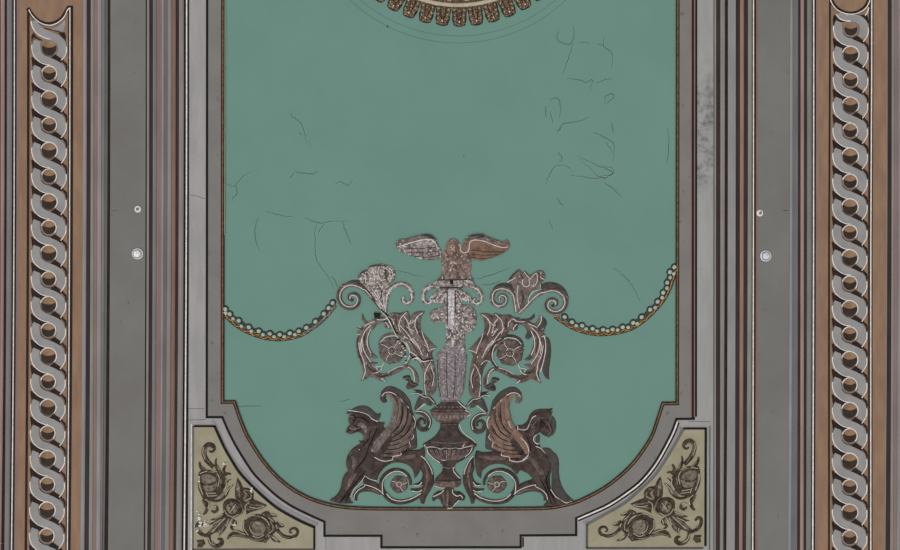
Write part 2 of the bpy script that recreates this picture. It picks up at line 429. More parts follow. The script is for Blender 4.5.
def bow(y):        # the long mouldings are not quite straight: they run true, then lean in towards the entrance end
    return 0.0 if y <= 0 else (y / 550.0) ** 2.2 if y <= 550 else 1 + 2.2 * (y - 550) / 550
# striped mouldings: (x at y=0, x at y=550, material, height)
YR = (YA, 0., 110., 200., 290., 370., 440., 500., 550., YB)
def stripes(name, xs, lab, base=0.0, end=None):
    k_ = .4 if xs[-1][0] < 450 else -.4
    xs = [(a[0] + k_, a[1] + k_, a[2], a[3]) for a in xs]; end = (end[0] + k_, end[1] + k_)
    mm = M(); prev = None
    for i in range(len(xs)):
        a = xs[i]; b = xs[i + 1] if i + 1 < len(xs) else end
        mt, h = a[2], a[3]; mi = mm.mi(mt)
        def X(q, y): return q[0] + (q[1] - q[0]) * bow(y)
        w = b[0] - a[0]; roll = .35 * min(w, 6) if h >= 1.2 and w < 7 else 0
        rows = []
        for y in YR:
            row = []
            for j in range(5):
                t = j / 4; x = X(a, y) * (1 - t) + X(b, y) * t
                row.append(mm.V(x, y, h + roll * math.sin(math.pi * t) * .5))
            rows.append(row)
        for r0, r1 in zip(rows[:-1], rows[1:]):
            for j in range(4): mm.F((r0[j], r0[j + 1], r1[j + 1], r1[j]), mi, roll > 0)
        if prev is not None:
            for k in range(len(YR) - 1): mm.F((prev[k][4], rows[k][0], rows[k + 1][0], prev[k + 1][4]), mi, False)
        else:
            lo = [mm.V(mm.v[r[0]][0], mm.v[r[0]][1], base) for r in rows]
            for k in range(len(YR) - 1): mm.F((lo[k], rows[k][0], rows[k + 1][0], lo[k + 1]), mi, False)
        prev = rows
    lo = [mm.V(mm.v[r[4]][0], mm.v[r[4]][1], base) for r in prev]
    for k in range(len(YR) - 1): mm.F((prev[k][4], lo[k], lo[k + 1], prev[k + 1][4]), mi, False)
    return struct(mm.build(name, lift=0.0), lab)
stripes('trim_6', [(-330, -330, 'soffit', 1.0), (-42, -44, 'line', .8), (-40, -42, 'warmgrey', 1.5), (-30, -32, 'greengrey', 1.0), (0, -1.5, 'darkstripe', .8), (1, -.5, 'pinkgrey', 1.3), (5.2, 1.6, 'line', .8), (7.2, 4.6, 'bluegrey', 1.3), (12.6, 9.8, 'black', .8), (14, 11, 'white', 1.0), (15, 12.2, 'line', .8)],
        'striped moulding at the left edge', end=(16.8, 14.2))
stripes('trim_7', [(16.8, 14.2, 'mauve', 1.0), (19.4, 16.8, 'tan', 1.0)], 'tan ground of the left plaited band', end=(83.3, 80.4))
stripes('trim_8', [(83.3, 80.4, 'lavgrey', 1.2), (87, 84.5, 'darkstripe', .9), (91, 89, 'greengrey', 1.5), (94.4, 93, 'brownpink', 1.3), (98, 96.6, 'lavgrey', 1.8), (102, 101, 'midgrey', 1.6), (105.4, 102.6, 'deepgrey', 1.2), (108, 104.6, 'line', .8)],
        'narrow striped moulding between tan band and flat grey strip', end=(110.4, 108))
stripes('trim_9', [(110.4, 108, 'soffit', .9)], 'flat grey strip of the left side with two fittings', end=(145.6, 143.6))
stripes('trim_10', [(145.6, 143.6, 'line', .8), (147, 145.2, 'warmgrey', 1.1), (149.2, 147.2, 'darkstripe', .8), (153, 151, 'midgrey', 1.4), (157, 155, 'brownpink', 1.2), (160.4, 158, 'mauve', 1.6), (162, 160, 'lavgrey', 1.6), (164.2, 161.2, 'deepgrey', 1.5), (168, 165, 'warmgrey', 1.7), (172, 169.4, 'redbrown', 1.3), (176, 173.6, 'darkstripe', .9),
        (179, 176, 'warmgrey', 1.3), (184, 181.6, 'black', .8), (185.9, 183.4, 'white', 1.0), (187.2, 184.8, 'black', .8)], 'striped moulding beside the left pale border', end=(189, 187.6))
stripes('trim_11', [(713.4, 713.2, 'deepgrey', .8), (714.6, 714.2, 'warmgrey', 1.0), (716.2, 715.8, 'darkstripe', .8), (720.4, 720, 'warmgrey', 1.3), (725, 723.4, 'line', .8), (728, 726.4, 'lavgrey', 1.5), (735.6, 734.6, 'darkstripe', .9), (740, 739, 'pinkbrown', 1.2), (744, 742.5, 'darkstripe', .9), (748, 746, 'greengrey', 1.3),
        (752, 751, 'black', .8), (753, 752.1, 'white', 1.0), (754.1, 753.4, 'black', .8)], 'striped moulding beside the right pale border', end=(756.1, 755.1))
stripes('trim_12', [(756.1, 755.1, 'redbrown', .9), (758.2, 757.4, 'soffit', .9)], 'flat grey strip of the right side with two fittings', end=(790, 788))
stripes('trim_13', [(790, 788, 'lavgrey', 1.3), (792.6, 791, 'steel', 1.0), (798, 797, 'darkstripe', .8), (800.6, 800, 'pinkgrey', 1.2), (804, 803.5, 'darkstripe', .8), (807, 806, 'olivegrey', 1.2), (811.8, 811, 'black', .8), (813.1, 812, 'white', 1.0), (814.3, 813.4, 'black', .8)],
        'narrow striped moulding between grey strip and right tan band', end=(816, 815))
stripes('trim_14', [(816, 815, 'brownpink', 1.0), (818.6, 817.6, 'tan', 1.0)], 'tan ground of the right plaited band', end=(886.6, 884.4))
stripes('trim_15', [(886.6, 884.4, 'warmgrey', 1.1), (887.4, 885.2, 'darkstripe', .8), (891.6, 890, 'warmgrey', 1.3), (894, 893, 'mauve', 1.2), (898, 896.4, 'greengrey', 1.4), (902, 900, 'steel', 1.0), (930, 928, 'warmgrey', 1.2), (940, 938, 'line', .8), (942, 940, 'soffit', 1.0)], 'striped moulding at the right edge', end=(1230, 1230))
m = M()
for l in ("112,211 118,210.5", "111,214 113,216"): m.stroke(pts(l), .5, 'crackgrey', H=.06, base=.9, sm=False, flat=True)
child_abs(m, 'hairline', bpy.data.objects['trim_9'], .0)
m = M(); m.stroke(pts("783,210.5 787,210.4"), .6, 'line', H=.06, base=.9, sm=False, flat=True); child_abs(m, 'hairline', bpy.data.objects['trim_12'], .0)

# ------------------------------------------------------------------ plaited (guilloche) bands on the tan grounds
def guilloche(label, cx, y0, pitch, n, top, lines, odd):
    """cx(y) = axis; y0 = first eye; relief carved over the tan ground"""
    B = 1.0
    root = thing('guilloche_band', label, 'ornament', (cx(275), 275), 'plaited bands')
    mm = M()
    for a in lines: mm.stroke([(cx(y) + a[0], y) for y in (a[3], 80, 160, 240, 320, 400, 480, 550, YB)], a[1], a[2], H=.34 if a[2] == 'white' else .2, base=B, sm=False, flat=True)
    if top:
        mm.stroke(pts(top[0]), 3.9, 'line', H=.22, base=B, flat=True); mm.stroke(pts(top[1]), 1.0, 'white', H=.3, base=B, flat=True)
        if len(top) > 2: mm.stroke(pts(top[2]), .9, 'line', H=.22, base=B, flat=True)
    mm.build('border_line', root)
    ys = [y0 + pitch * i for i in range(n)]
    for i, y in enumerate(ys):
        c = cx(y); r = 7.4 if (i + odd) % 2 == 0 else 6.6; c2 = cx(y + pitch); p = pitch
        em = M(); em.lathe(c, y, [(r + .7, B, 'line'), (r + .7, B + .25, 'warmgrey'), (r, B + .3, 'warmgrey'), (r, B + .16, 'eyetan'), (0, B + .16, 'eyetan')], 30)
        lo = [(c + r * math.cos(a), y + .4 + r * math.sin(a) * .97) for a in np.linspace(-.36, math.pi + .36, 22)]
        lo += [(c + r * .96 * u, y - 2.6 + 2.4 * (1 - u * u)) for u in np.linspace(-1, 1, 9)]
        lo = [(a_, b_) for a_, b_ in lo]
        em.plate(lo, 'eyedark', B + .2, B)  # shadow of the sunk eye, painted as a dark plate
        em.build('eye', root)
        # one S-shaped strand: from the left of this eye, under it, to the right of the next eye
        lm = M()
        if True:
            lm.plate([(c + x, y + d) for x, d in ((-18, 9), (-17.2, 16), (-16.2, 21), (-15, 17), (-13.5, 13.5), (-16, 9.5))], 'line', B + .12, B)  # dark wedges here and below paint the shadow under the strands
            lm.plate([(c + x, y + d) for x, d in ((13, 10.5), (15, 13.5), (17.5, 15.5), (18.2, 20), (17.2, 24), (16, 18), (12, 13))], 'line', B + .12, B)
            lm.plate([(c + x, y + d) for x, d in ((-15.5, 11), (-9, 14), (-2, 17.5), (-5.5, 21.5), (-10, 20), (-14.8, 17))], 'line', B + .14, B)
            lm.plate([(c + x, y + d) for x, d in ((.5, 10.5), (6, 6.4), (13, 11.8), (11.8, 16), (7, 13.8))], 'line', B + .14, B)
            ctr = [(-11.6, -7.2), (-12.9, -3.6), (-13, 1), (-11, 6.5), (-6, 10.8), (0, 13.4), (6, 16.2), (11, p - 5.6), (12.6, p), (12.2, p + 5), (10.4, p + 8.8)]
            lm.stroke([(cx(y + d) + x, y + d) for x, d in ctr], [6.6, 8.0, 8.6, 8.2, 7.4, 7.2, 7.6, 8.2, 8.6, 8.2, 6.6], 'linkgrey', H=.28, base=B + .05, flat=True)
            out_l = [(-17.3, -3), (-17.2, 2), (-14.8, 8.8), (-9.5, 14), (-3, 16.8), (.5, p - 8.6)]
            lm.stroke([(cx(y + d) + x, y + d) for x, d in out_l], .85, 'white', H=.4, base=B, flat=True)
            out_r = [(17, p - 2), (17, p + 4), (15, p + 8.6), (12, p + 12.8)]
            lm.stroke([(cx(y + d) + x, y + d) for x, d in out_r], .85, 'white', H=.4, base=B, flat=True)
            rn = (7.4 if (i + 1 + odd) % 2 == 0 else 6.6) + .9
            lm.stroke([(c2 + rn * math.cos(a), y + p + rn * math.sin(a)) for a in np.linspace(-2.9, .75, 16)], .85, 'white', H=.42, base=B, sm=False, flat=True)
            lm.stroke([(cx(y + d) + x, y + d) for x, d in ((-13.6, -10.6), (-15.8, -7.5), (-16.8, -4))], .5, 'bronze', H=.4, base=B, flat=True)
            lm.stroke([(c + (rn + .5) * math.cos(a), y + (rn + .5) * math.sin(a)) for a in np.linspace(1.0, 2.7, 10)], .6, 'bronze', H=.4, base=B, sm=False, flat=True)
        lm.build('strand', root)
    return root
cl = lambda y: 49.9 - 2.6 * bow(y)
cr = lambda y: 850.4 - 1.3 * min(max(y, 0) / 250.0, 1.0)
g = guilloche('plaited grey strap band on tan ground starting below a hollow crescent top, beside left moulding', cl, 48.2, 25.65, 24,
          ("28.5,8.5 31,13 35,18 40,22 46,24.2 50,24.4 56,23 62,19 66,13 69.5,7", "29.5,10 32,15 36.5,20 42,23.8 48.5,25.6 54,25 60,22 65,17 68,10.5 70,8.5", "42,28 49,29.5 57,31.5 64,34"),
          [(-21.0, 2.4, 'line', 8), (21.2, 5.0, 'line', 6), (20.6, 1.0, 'white', 8)], 0)
tm = M()
tm.stroke(pts("35,21 37.6,27.5 43,32.5 50,35.6 57,38.8 62,43.6 63,49.5 60.4,57"), [4, 7, 8, 8, 8, 8.4, 8.2, 6.6], 'linkgrey', H=.28, base=1.05, flat=True)
tm.plate(pts2 := [(52, 30), (60, 26), (65.5, 20), (66, 24), (64, 32)], 'linkgrey', 1.3, 1.0)
tm.stroke(pts("31.8,21.5 33.2,27.5 36.8,33 42,36.8 47,38.8 51,39.6"), 1.0, 'white', H=.42, base=1.0, flat=True)
tm.plate([(34, 33), (37, 37), (43.5, 41), (40, 40.5), (34, 37.5), (32, 42), (32, 36)], 'line', 1.15, 1.0)  # dark wedges painted as shadow of the first strand
tm.plate([(59, 33.5), (65, 32.5), (66.5, 37), (65.5, 44), (63, 38)], 'line', 1.15, 1.0)
tm.stroke(pts('67,47 67,52 65,57 62,60.6'), .85, 'white', H=.4, base=1.0, flat=True)
tm.build('strand', g)
g2 = guilloche('plaited grey strap band on tan ground starting below a complete round disc, beside right moulding', cr, 29.4, 25.4, 25,
          ("829.5,-2 833,5 838,10 844,13 850,14 857,12.8 863,9 867,4 869,-2", "828.6,-3 832,5 837,10.6 844,13.8 850,14.6 857,13.6 864,9.6 868,4 870,-3"),
          [(-20.6, 1.8, 'line', YA), (20.6, 4.4, 'line', YA), (21.0, 1.2, 'white', YA)], 1)
tm = M()
tm.stroke(pts("838,14.4 843,17.4 850,18.4 857.4,19.6 862.4,24 863.6,30 861,38"), [3.4, 5.6, 7, 8, 8.4, 8.4, 6.6], 'linkgrey', H=.28, base=1.05, flat=True)
tm.stroke(pts("835.6,14.6 838.6,18.6 843.4,20.8 850,21.6"), 1.0, 'white', H=.42, base=1.0, flat=True)
tm.stroke(pts("868,8 867,12 864.5,16"), 1.0, 'white', H=.42, base=1.0, flat=True)
tm.plate([(833, 16), (835, 15), (838, 18), (845, 22), (840, 22.5), (835, 20), (833, 27), (832.4, 21)], 'line', 1.15, 1.0)  # painted shadow wedges beside the first strand
tm.plate([(858, 15.5), (863, 15), (867, 16), (868.5, 22), (867.5, 25), (864, 19)], 'line', 1.15, 1.0)
tm.stroke(pts('867.6,28 867.6,33 865.6,38 862.6,42'), .85, 'white', H=.4, base=1.0, flat=True)
tm.build('strand', g2)

# ------------------------------------------------------------------ ceiling rose (only its edge reaches into view)
RX, RY = 458.0, -114.0
rose = thing('ceiling_rose', 'large round ceiling rose fringed with carved brown leaf tongues', 'ceiling rose', (RX, RY))
m = M(); m.lathe(RX, RY, [(117, 0, 'carvededge'), (117, 1.2, 'carvededge'), (90, 1.6, 'carved'), (60, 2.4, 'carved'), (20, 4, 'carved'), (0, 4.5, 'carved')], 96); m.build('disc', rose)
m = M(); m.lathe(RX, RY, [(121.4, 0, 'cream'), (121.2, 1.5, 'cream'), (119.6, 2.4, 'cream'), (117.6, 1.5, 'cream'), (117.4, 0, 'cream')], 96); m.build('rim_moulding', rose)
m = M()
for k in range(84):
    a = math.radians(k * 360 / 84); m.dome(RX + 112.5 * math.cos(a), RY + 112.5 * math.sin(a), 3.3, 'carved' if k % 2 else 'cream', H=2.2, base=.4, n=8, rings=3)
m.build('inner_beading', rose)
NT = 50
for k in range(NT):
    a = math.radians(90 + (k - .08) * 360 / NT)
    def rot(u, v, a=a):
        r = 121.5 + v; t = a - u / 131.0
        return (RX + r * math.cos(t), RY + r * math.sin(t))
    m = M(rot)
    o = [(-6.4, 0), (-6.7, 3), (-6.0, 6), (-6.6, 8), (-5.8, 10.2), (-6.3, 12.2), (-5.4, 14), (-6, 16.2), (-4.8, 17.6), (-2, 18.2), (2, 18.2), (4.8, 17.6), (6, 16.2), (5.4, 14), (6.3, 12.2), (5.8, 10.2), (6.6, 8), (6.0, 6), (6.7, 3), (6.4, 0)]
    m.relief([(q[0] * (1.14 - .012 * q[1]), q[1]) for q in o], 'carved', H=1.5, R=3, n=2, step=1.2, ridges=[([(0, 0), (0, 17)], .9, .6), ([(-3.4, 1), (-3, 8), (-2, 16)], .7, -.5), ([(3.4, 1), (3, 8), (2, 16)], .7, -.5)], wall='carvededge')
    m.plate([(-6, 14.6), (-5.4, 18), (-2, 19.2), (2, 19.2), (5.4, 18), (6, 14.6)], 'carvededge', .35)
    m.plate([(-7.6, .2), (-7.8, 4), (-7, 8), (-7.2, 12), (-5.6, 17), (5.6, 17), (7.2, 12), (7, 8), (7.8, 4), (7.6, .2)], 'carvededge', .3)
    for u, v in ((-5, 3), (5, 3), (-4.6, 8), (4.6, 8), (-4.2, 12.6), (4.2, 12.6), (0, 15)): m.dome(u, v, .75, 'cream' if u else 'white', H=.9, base=1.0, n=7, rings=2)
    for u in (-2.2, 2.2): m.stroke([(u * .4, 13), (u, 8), (u * 1.3, 1.5)], .7, 'carvededge', H=1.75)
    m.build('leaf_tongue', rose)

# ------------------------------------------------------------------ ceiling fittings
def sprinkler(x, y, lab):
    t = thing('sprinkler', lab, 'sprinkler', (x, y), 'sprinklers')
    mm = M(); mm.lathe(x, y, [(3.3, .9, 'plastic'), (3.2, 1.5, 'plastic'), (2.6, 2.0, 'plastic'), (1.7, 1.7, 'plastic'), (1.5, 1.2, 'plastic')]); mm.build('escutcheon', t)
    mm = M(); mm.lathe(x, y, [(.8, 1.2, 'metal'), (.8, 2.6, 'metal'), (.55, 2.8, 'metal'), (1.35, 3.0, 'metal'), (1.35, 3.15, 'metal'), (0, 3.3, 'metal')], 20); mm.build('deflector', t)
def detector(x, y, lab, mt):
    t = thing('smoke_detector', lab, 'smoke detector', (x, y), 'smoke detectors')
    mm = M(); mm.lathe(x, y, [(5.4, .9, 'plastic'), (5.4, 2.0, 'plastic'), (5.0, 2.6, 'plastic'), (4.5, 2.4, 'plastic'), (4.4, 1.2, 'metal'), (0, 1.2, 'metal')]); mm.build('base', t)
    mm = M(); mm.lathe(x, y, [(3.7, 1.2, mt), (3.7, 3.0, mt), (3.2, 4.0, mt), (2.2, 4.6, mt), (0, 4.8, mt)]); c = mm.build('dome', t)
    mm = M(); mm.dome(x + .2, y - .8, .45, 'metal', H=.4, base=4.65, n=8, bottom=4.5); mm.build('indicator', c)
sprinkler(138.3, 209.3, 'small white sprinkler ring on the flat grey strip beside the left stripes')
sprinkler(759.5, 213.2, 'small white sprinkler ring touching the dark edge line of the right grey strip')
detector(138.2, 253.9, 'larger white round detector below the sprinkler on the left grey strip', 'plastic')
detector(765.2, 256, 'larger round detector with bluish lens below the sprinkler on the right grey strip', 'lens')

# ------------------------------------------------------------------ festoon chains
def festoon(label, upper, middle, cord, worn_from, org, sgn):
    t = thing('festoon_chain', label, 'garland', org, 'festoon chains')
    cp = smooth(pts(cord), False, 6)
    def strand(p, mtn, w, ph):
        mm = M(); q = []
        L_ = 0
        for i, (x, y) in enumerate(p):
            if i: L_ += math.hypot(x - p[i - 1][0], y - p[i - 1][1])
            q.append((x, y + .7 * math.sin(L_ * .75 + ph)))
        mm.stroke(q, w, mtn, H=.9, sm=False); return mm
    k = int(len(cp) * worn_from)
    mm = M()
    for (part, c1, c2) in ((cp[:k + 1], 'gold', 'line'), (cp[k:], 'worn', 'umber')):
        if len(part) < 3: continue
        L_ = 0; a, b = [], []
        for i, (x, y) in enumerate(part):
            if i: L_ += math.hypot(x - part[i - 1][0], y - part[i - 1][1])
            a.append((x, y + 1.25 * math.sin(L_ * .62))); b.append((x, y - 1.25 * math.sin(L_ * .62)))
        mm.stroke([(x, y - .2) for x, y in part], 3.6, c2, H=.3, sm=False, flat=True)
        mm.stroke([(x, y - .5) for x, y in a], 1.15, c1, H=.9, sm=False); mm.stroke([(x, y - .5) for x, y in b], .95, 'goldbright' if c1 == 'gold' else 'stone', H=.8, sm=False)
    mm.build('twisted_cord', t)
    for row, r in ((pts(upper), 2.0), (pts(middle), 1.8)):
        for i, q in enumerate(row):
            a = row[max(i - 1, 0)]; b = row[min(i + 1, len(row) - 1)]
            ang = math.degrees(math.atan2(b[1] - a[1], b[0] - a[0]))
            lm = M(); big = 1.9 if r > 1.8 else .9
            o = ell(q[0], q[1], r + big * .95, r + big * .75, 18, ang)
            lm.relief([(x, y - .25) for x, y in o], 'chain', H=.7, R=1.5, n=1, step=1.0)
            lm.dome(q[0], q[1] + .1, r * 1.08, 'bead', H=.7, base=.8, ry=r * .95, rot=ang, n=12, rings=3)
            lm.build('link', t)
    mm = M()
    up = [(q[0], q[1] + .5) for q in pts(upper)]
    mm.stroke(up, 3.6, 'chain', H=.35, n=4, flat=True)
    mm.build('chain_ground', t)
festoon('gilt and bead festoon chain sagging from left border, its upper end worn grey', "225.5,309 230,314 239,320.5 249,327 259,331 270,333.5 280,334.5 290,333 299,331 306.5,327.5 315.5,321.5 324,313.5 328.8,307.8 332.8,302.8",
        "226,312.8 233.3,318.6 241.7,326 251.7,331 263.2,334.4 274.3,336.6 284.5,336.4 295,334.4", "223,313 229,319.5 236,325.5 246,331.5 257,336 268,338.7 280,339.6 292,338 303,334.4 311,329.5 320,323 327.6,315.4 332,310 335.4,305.6", .62, (280, 320), 1)
festoon('bright gilt and bead festoon chain rising steeply to the right border', "564.6,316.8 572,322 582,325.5 592.5,328.5 603,329.6 612.5,329.2 622.5,327 633,322.6 641.5,317 650,309.5 657.5,301.5 663,292.5 667,282.5 669.8,272 674.2,267",
        "576,325.5 586,328.7 597,330.8 607.6,330.6 617.6,329.8 628,327.2 637,323.4 655,307.4 662,297.5 666.7,288 670,277.4 673.6,273.6", "554.6,316.8 561,321 570,326.7 580,331 590,333.6 601,334.6 612,333.7 623,331.6 634,327.6 645,320 655,310.5 664,299.5 670,288 674,276 678,267", 1.0, (612, 320), -1)

# ------------------------------------------------------------------ candelabrum in the middle
cand = thing('candelabrum', 'tall grey candelabrum of stacked urns with a flaking white rod, on the central axis', 'ornament', (449, 400))
m = M()
m.relief(pts("442,288! 458,288! 460,297 462,304 470,305 476,312 476.4,322 474,330 465.6,334 465,345 466.4,356 464,362 438,362 444,352 446,340 446,330 444,322 437,323 431,320 430,313 434,309 441,307 444,302"), 'worn', H=1.6, R=5, step=1.4,
         ridges=[(pts("457,308 466,314 474,324"), 1.5, .7), (pts("456,318 464,322 470,330"), 1.5, .6), (pts("444,310 438,314 434,319"), 1.5, .6), (pts("460,335 462,350"), 1.6, .5)])
m.build('shaft', cand)
for lab, x0 in (('rod', 0),):
    m = M(); m.plate([(447.8, 289.6), (454.6, 289.6), (454.3, 322), (453.4, 326), (453.2, 334), (448.4, 326)], 'silver', 2.4)
    m.plate([(451.8, 338), (454, 338), (453.6, 347), (452, 347)], 'silver', 2.4)
    for y in (307, 299, 330): m.dome(451.3, y, .8 if y > 300 else .5, 'black', H=.3, base=2.2, n=8)
    m.stroke(pts("447.2,290 447.4,324"), .9, 'umber', H=2.2); m.stroke(pts("455.2,290 455.2,312"), 1.0, 'umber', H=2.2)
    m.build('rod', cand)
m = M()
m.plate(pts("436,281! 470,280! 474,284! 471,287! 434,287! 432,284!"), 'worn', 2.6); m.stroke(pts("432,284.8 450,285.6 472,284.4"), .9, 'umber', H=2.8); m.stroke(pts("440,287.6 466,287.6"), .9, 'umber', H=2.6)
m.plate(pts("450,280! 453,280! 453.5,284! 450,284!"), 'black', 2.8)
m.build('capital_slab', cand)
for sg, S0, l1, l2 in ((-1, 'worn', "440,286.5 432,286.2 426.5,288.5 423.6,293 423.4,298 425.6,302.4 428.8,303.4 431,301.4 429.8,298.4", "446,288 438,290 433,294 430,299"),
                       (1, 'worn', "463,286.5 472,286.8 478,290 481,295 481.4,300 478.6,303.4 475,303.6 473.2,301 475,298.4", "457,288 465,291 471,296 474,303")):
    m = M(); m.stroke(pts(l1), [3.5, 5, 5, 4.6, 4.2, 3.6, 3, 2], S0, H=1.9); m.line(pts(l1), .7, 'white', H=2.3)
    m.relief(pts(l2.replace(' ', ' ')) + (pts("437,304 444,302 446,296") if sg < 0 else pts("468,302 460,300 456,297")), 'worn', H=1.2, R=3)
    for q in ((("445,290 440,293 437,298 438,303"), ("446,293 443,298 441,303")) if sg < 0 else (("458,290 464,293 468,298 468.5,303"), ("457,293 460,297 462,302"))):
        m.stroke(pts(q), [2.6, 2.4, 1.4], 'worn', H=1.9); m.line(pts(q), .5, 'white', H=2.2)
    m.build('volute', cand)
m = M()
m.relief(pts("436,356 441,350 447,344! 456,344! 462,348 467,356 465.5,368 464,380 463,391 460,398 457,401! 443,401! 439,396 437.6,386 437.4,372"), 'wornlav', H=2.0, R=8, step=1.4,
         ridges=[(pts("441,358 442,375 443,395"), 1.2, -.6), (pts("460,358 459,375 457,395"), 1.2, -.6), (pts("450,350 450,398"), 3, .6)])
for l in ("439.5,358 440,376 441,390 444,398", "462,357 461.4,376 460.6,388 458,396", "444,362 444.5,380 446,396", "457,362 456.5,380 455,396", "466,360 464.8,384 462,394 458.5,399"):
    m.line(pts(l), .7, 'stone', H=2.5)
for l in ("437.5,360 438.5,384 441,397", "447,352 446.5,375 448,398", "455,355 455,380 453,398"): m.line(pts(l), .8, 'umber', H=2.3)
m.build('vase', cand)
m = M(); m.relief(pts("443.5,400! 458,400! 462,404 467.5,409.5! 431,409.5! 438,404.5"), 'umber', H=1.6, R=3, step=1.3)
for x in range(437, 464, 4): m.dome(x, 406.6, 1.6, 'taupe', H=.8, base=1.2, ry=1.1, n=9, rings=3)
m.line(pts("457.5,400.5 461,404.5 467,409"), .8, H=1.9); m.line(pts("441,401.5 459,401"), .7, 'stone', H=1.9); m.build('neck_collar', cand)
m = M(); m.relief(pts("430,410! 436,409! 464,409! 471,413.5! 468,416.6 462,420 459,423! 440,423! 436,419.5 432,416"), 'leafbrown', H=1.9, R=3.5, step=1.3)
m.line(pts("430.5,411 445,411.6 465,411.4"), .8, 'umber', H=2.3); m.line(pts("465,410 470.6,413.4 466.5,416.5"), .8, H=2.3); m.line(pts("436,420.5 448,421.6 461,420.6"), .9, 'umber', H=2.2)
b = m.build('beaded_rim', cand)
for i in range(9):
    m = M(); x = 435.5 + i * 3.75; m.dome(x, 416.6 + .25 * abs(i - 4) * -.3, 1.5, 'stone', H=.9, base=1.5, ry=2.1, n=10, rings=3, bottom=.5); m.build('bead', b)
m = M(); m.relief(pts("440,422.6! 459,422.6! 458,427 460.5,432 466,437 472,440.5 476.5,444.4! 474,446.8 450,447.6 426,446.6 423,443.6! 430,439.6 436,434.6 440,428"), 'umber', H=2.2, R=7, step=1.4,
         ridges=[(pts("436,437 450,438.5 464,437"), 1.2, .5), (pts("440,429.5 450,430 459,429.5"), 1, .5)])
for l in ("440,423.6 450,424.2 459,423.6", "431,441.6 450,442.8 469,441.4"): m.line(pts(l), .9, 'taupe', H=2.7)
m.line(pts("459.6,423.4 461,429 466,434.8 472,439 475.6,442.8"), .8, H=2.2)
for l in ("446.8,424 447,444", "452.4,424 452.2,444"): m.stroke(pts(l), 1.6, 'rim', H=2.45)
m.build('dome_lid', cand)
m = M(); m.relief(pts("425,446.6! 437,447.6 450,448.6 463,447.4 474.6,445.6! 473.4,450 469,455.6 462,460.4 456,463.6 454.6,467! 442.6,467! 441.6,464 434,459.4 428.6,453.6"), 'umber', H=2.2, R=6, step=1.3)
for l in ("424.2,444.2 426.6,447 432,446.6 437,447.6 441,448.8 445,447.8 450,448.8 455,447.8 460,448.4 466,446.8 473,445.2", "427,447.5 428.2,452.4 433,457.6 440,462.4", "472.4,447 469.6,452.6 465,456.4", "441,459.4 445.4,459.6 448.5,458.4 452,459.6", "446.6,449.4 446.6,457.4", "464.6,443.4 462.4,447"):
    m.line(pts(l), .75, H=2.6)
b = m.build('bowl', cand)
for i in range(9):
    u = (i - 4) / 4; m = M(); x0 = 449.6 + u * 18.6; x1 = 448.6 + u * 9.4; q = [(x0, 449.4 - abs(u) * .6), (x0 * .55 + x1 * .45 + u * 1.2, 454.2), (x1, 459.6 - abs(u) * .8)]
    m.stroke(q, [3.0, 2.8, 1.6], 'leafbrown', H=2.5); m.stroke([(a + 1.3, c_) for a, c_ in q], .5, 'stone', H=2.7); m.build('flute', b)
m = M(); m.relief(pts("443,466.6! 454.4,466.6! 455.6,471 460.6,477.4 460.6,480.6! 435,480.6! 436,477.6 441.4,472"), 'umber', H=1.9, R=5, step=1.3)
m.line(pts("443.4,467 448.4,467.8 454,467"), .8, 'stone', H=2.2); m.line(pts("454.2,466.4 453.4,470.2 457.4,475.6 460.4,478"), .8, H=2.1); m.build('foot', cand)
m = M(); m.relief(pts("434.4,481! 460.6,480.4! 460.8,484 456,487.2 441,487.6 437,486.6 434,484"), 'leafbrown', H=1.9, R=2.5, step=1.3); m.line(pts("435,481 448,481.8 460.6,480.8"), .6, 'stone', H=2.3)
m.line(pts("434.6,485.4 440,487.4 446,487.6"), .6, H=2.0); m.build('base_ring', cand)
m = M(); m.relief(pts("444.4,486 444,490 438,491 433.4,494.4 432,499.4 433.6,501.4! 437,498.6 440,499.6 441.6,503.6 445.2,508.2! 451.6,508.2! 455.8,503.4 459.4,499.6! 463.4,500.4 465.2,496.6 460,491.6 454.6,491 452,486.4"), 'umber', H=1.7, R=4, step=1.3, ridges=[(pts("448,488 448,506"), 1.4, .7)])
for l in ("433,496.4 437,494.6 441.4,492.4 444,490", "452.6,489 453,492.8 457,495.6 460.4,494.8 462.6,497.6", "447.4,508 452,507.6 455,504 459,500"): m.line(pts(l), .8, H=2.0)
m.stroke(pts("448,489 447.6,498 447,506"), [2.6, 2.4, 1], 'leafbrown', H=2.2); m.stroke(pts("443,493 444,499 446,505"), [1.6, 1.6, .8], 'taupe', H=2.0); m.build('pendant_leaf', cand)

# ------------------------------------------------------------------ eagle on the candelabrum
eagle = thing('eagle', 'brown eagle with wings spread wide, perched on the candelabrum top', 'eagle', (455, 262))
m = M(); m.relief(pts("445.6,249 446.6,243 449.4,239.4 453,238.2 457,239.8 459.8,243.6 461,249.4 464.4,252.8 468.4,253 470.6,259 471.4,266 470.4,274 474,279.6! 437,279.6! 441.6,274 442,266 441.2,258 442.4,252"), 'wornbrown', H=2.2, R=7, step=1.3,
                  ridges=[(pts("452,242 453,250 452,262 451,274"), 3, .9), (pts("462,258 463,266 460,276"), 1.5, -.8)])
m.relief(pts("446.6,249 447.4,243.6 450,240.2 453,239.2 456.4,240.6 458.8,244.4 460,251 462,260 459,268 457.4,258 455,252 451,256 448,256"), 'featherbrown', H=3.0, R=4, step=1.3)
m.line(spiral(452.3, 247.2, 2.4, .5, 120, -330, 18), .6, H=3.3, sm=False); m.dome(452.6, 247, .7, 'black', H=3.4, n=8)
for l in ("470,260 463,258.6 462,264", "457,277 459.6,271 463,269.6 468,278", "448,268 446,274 449,277"): m.line(pts(l), .6, 'stone', H=2.9)
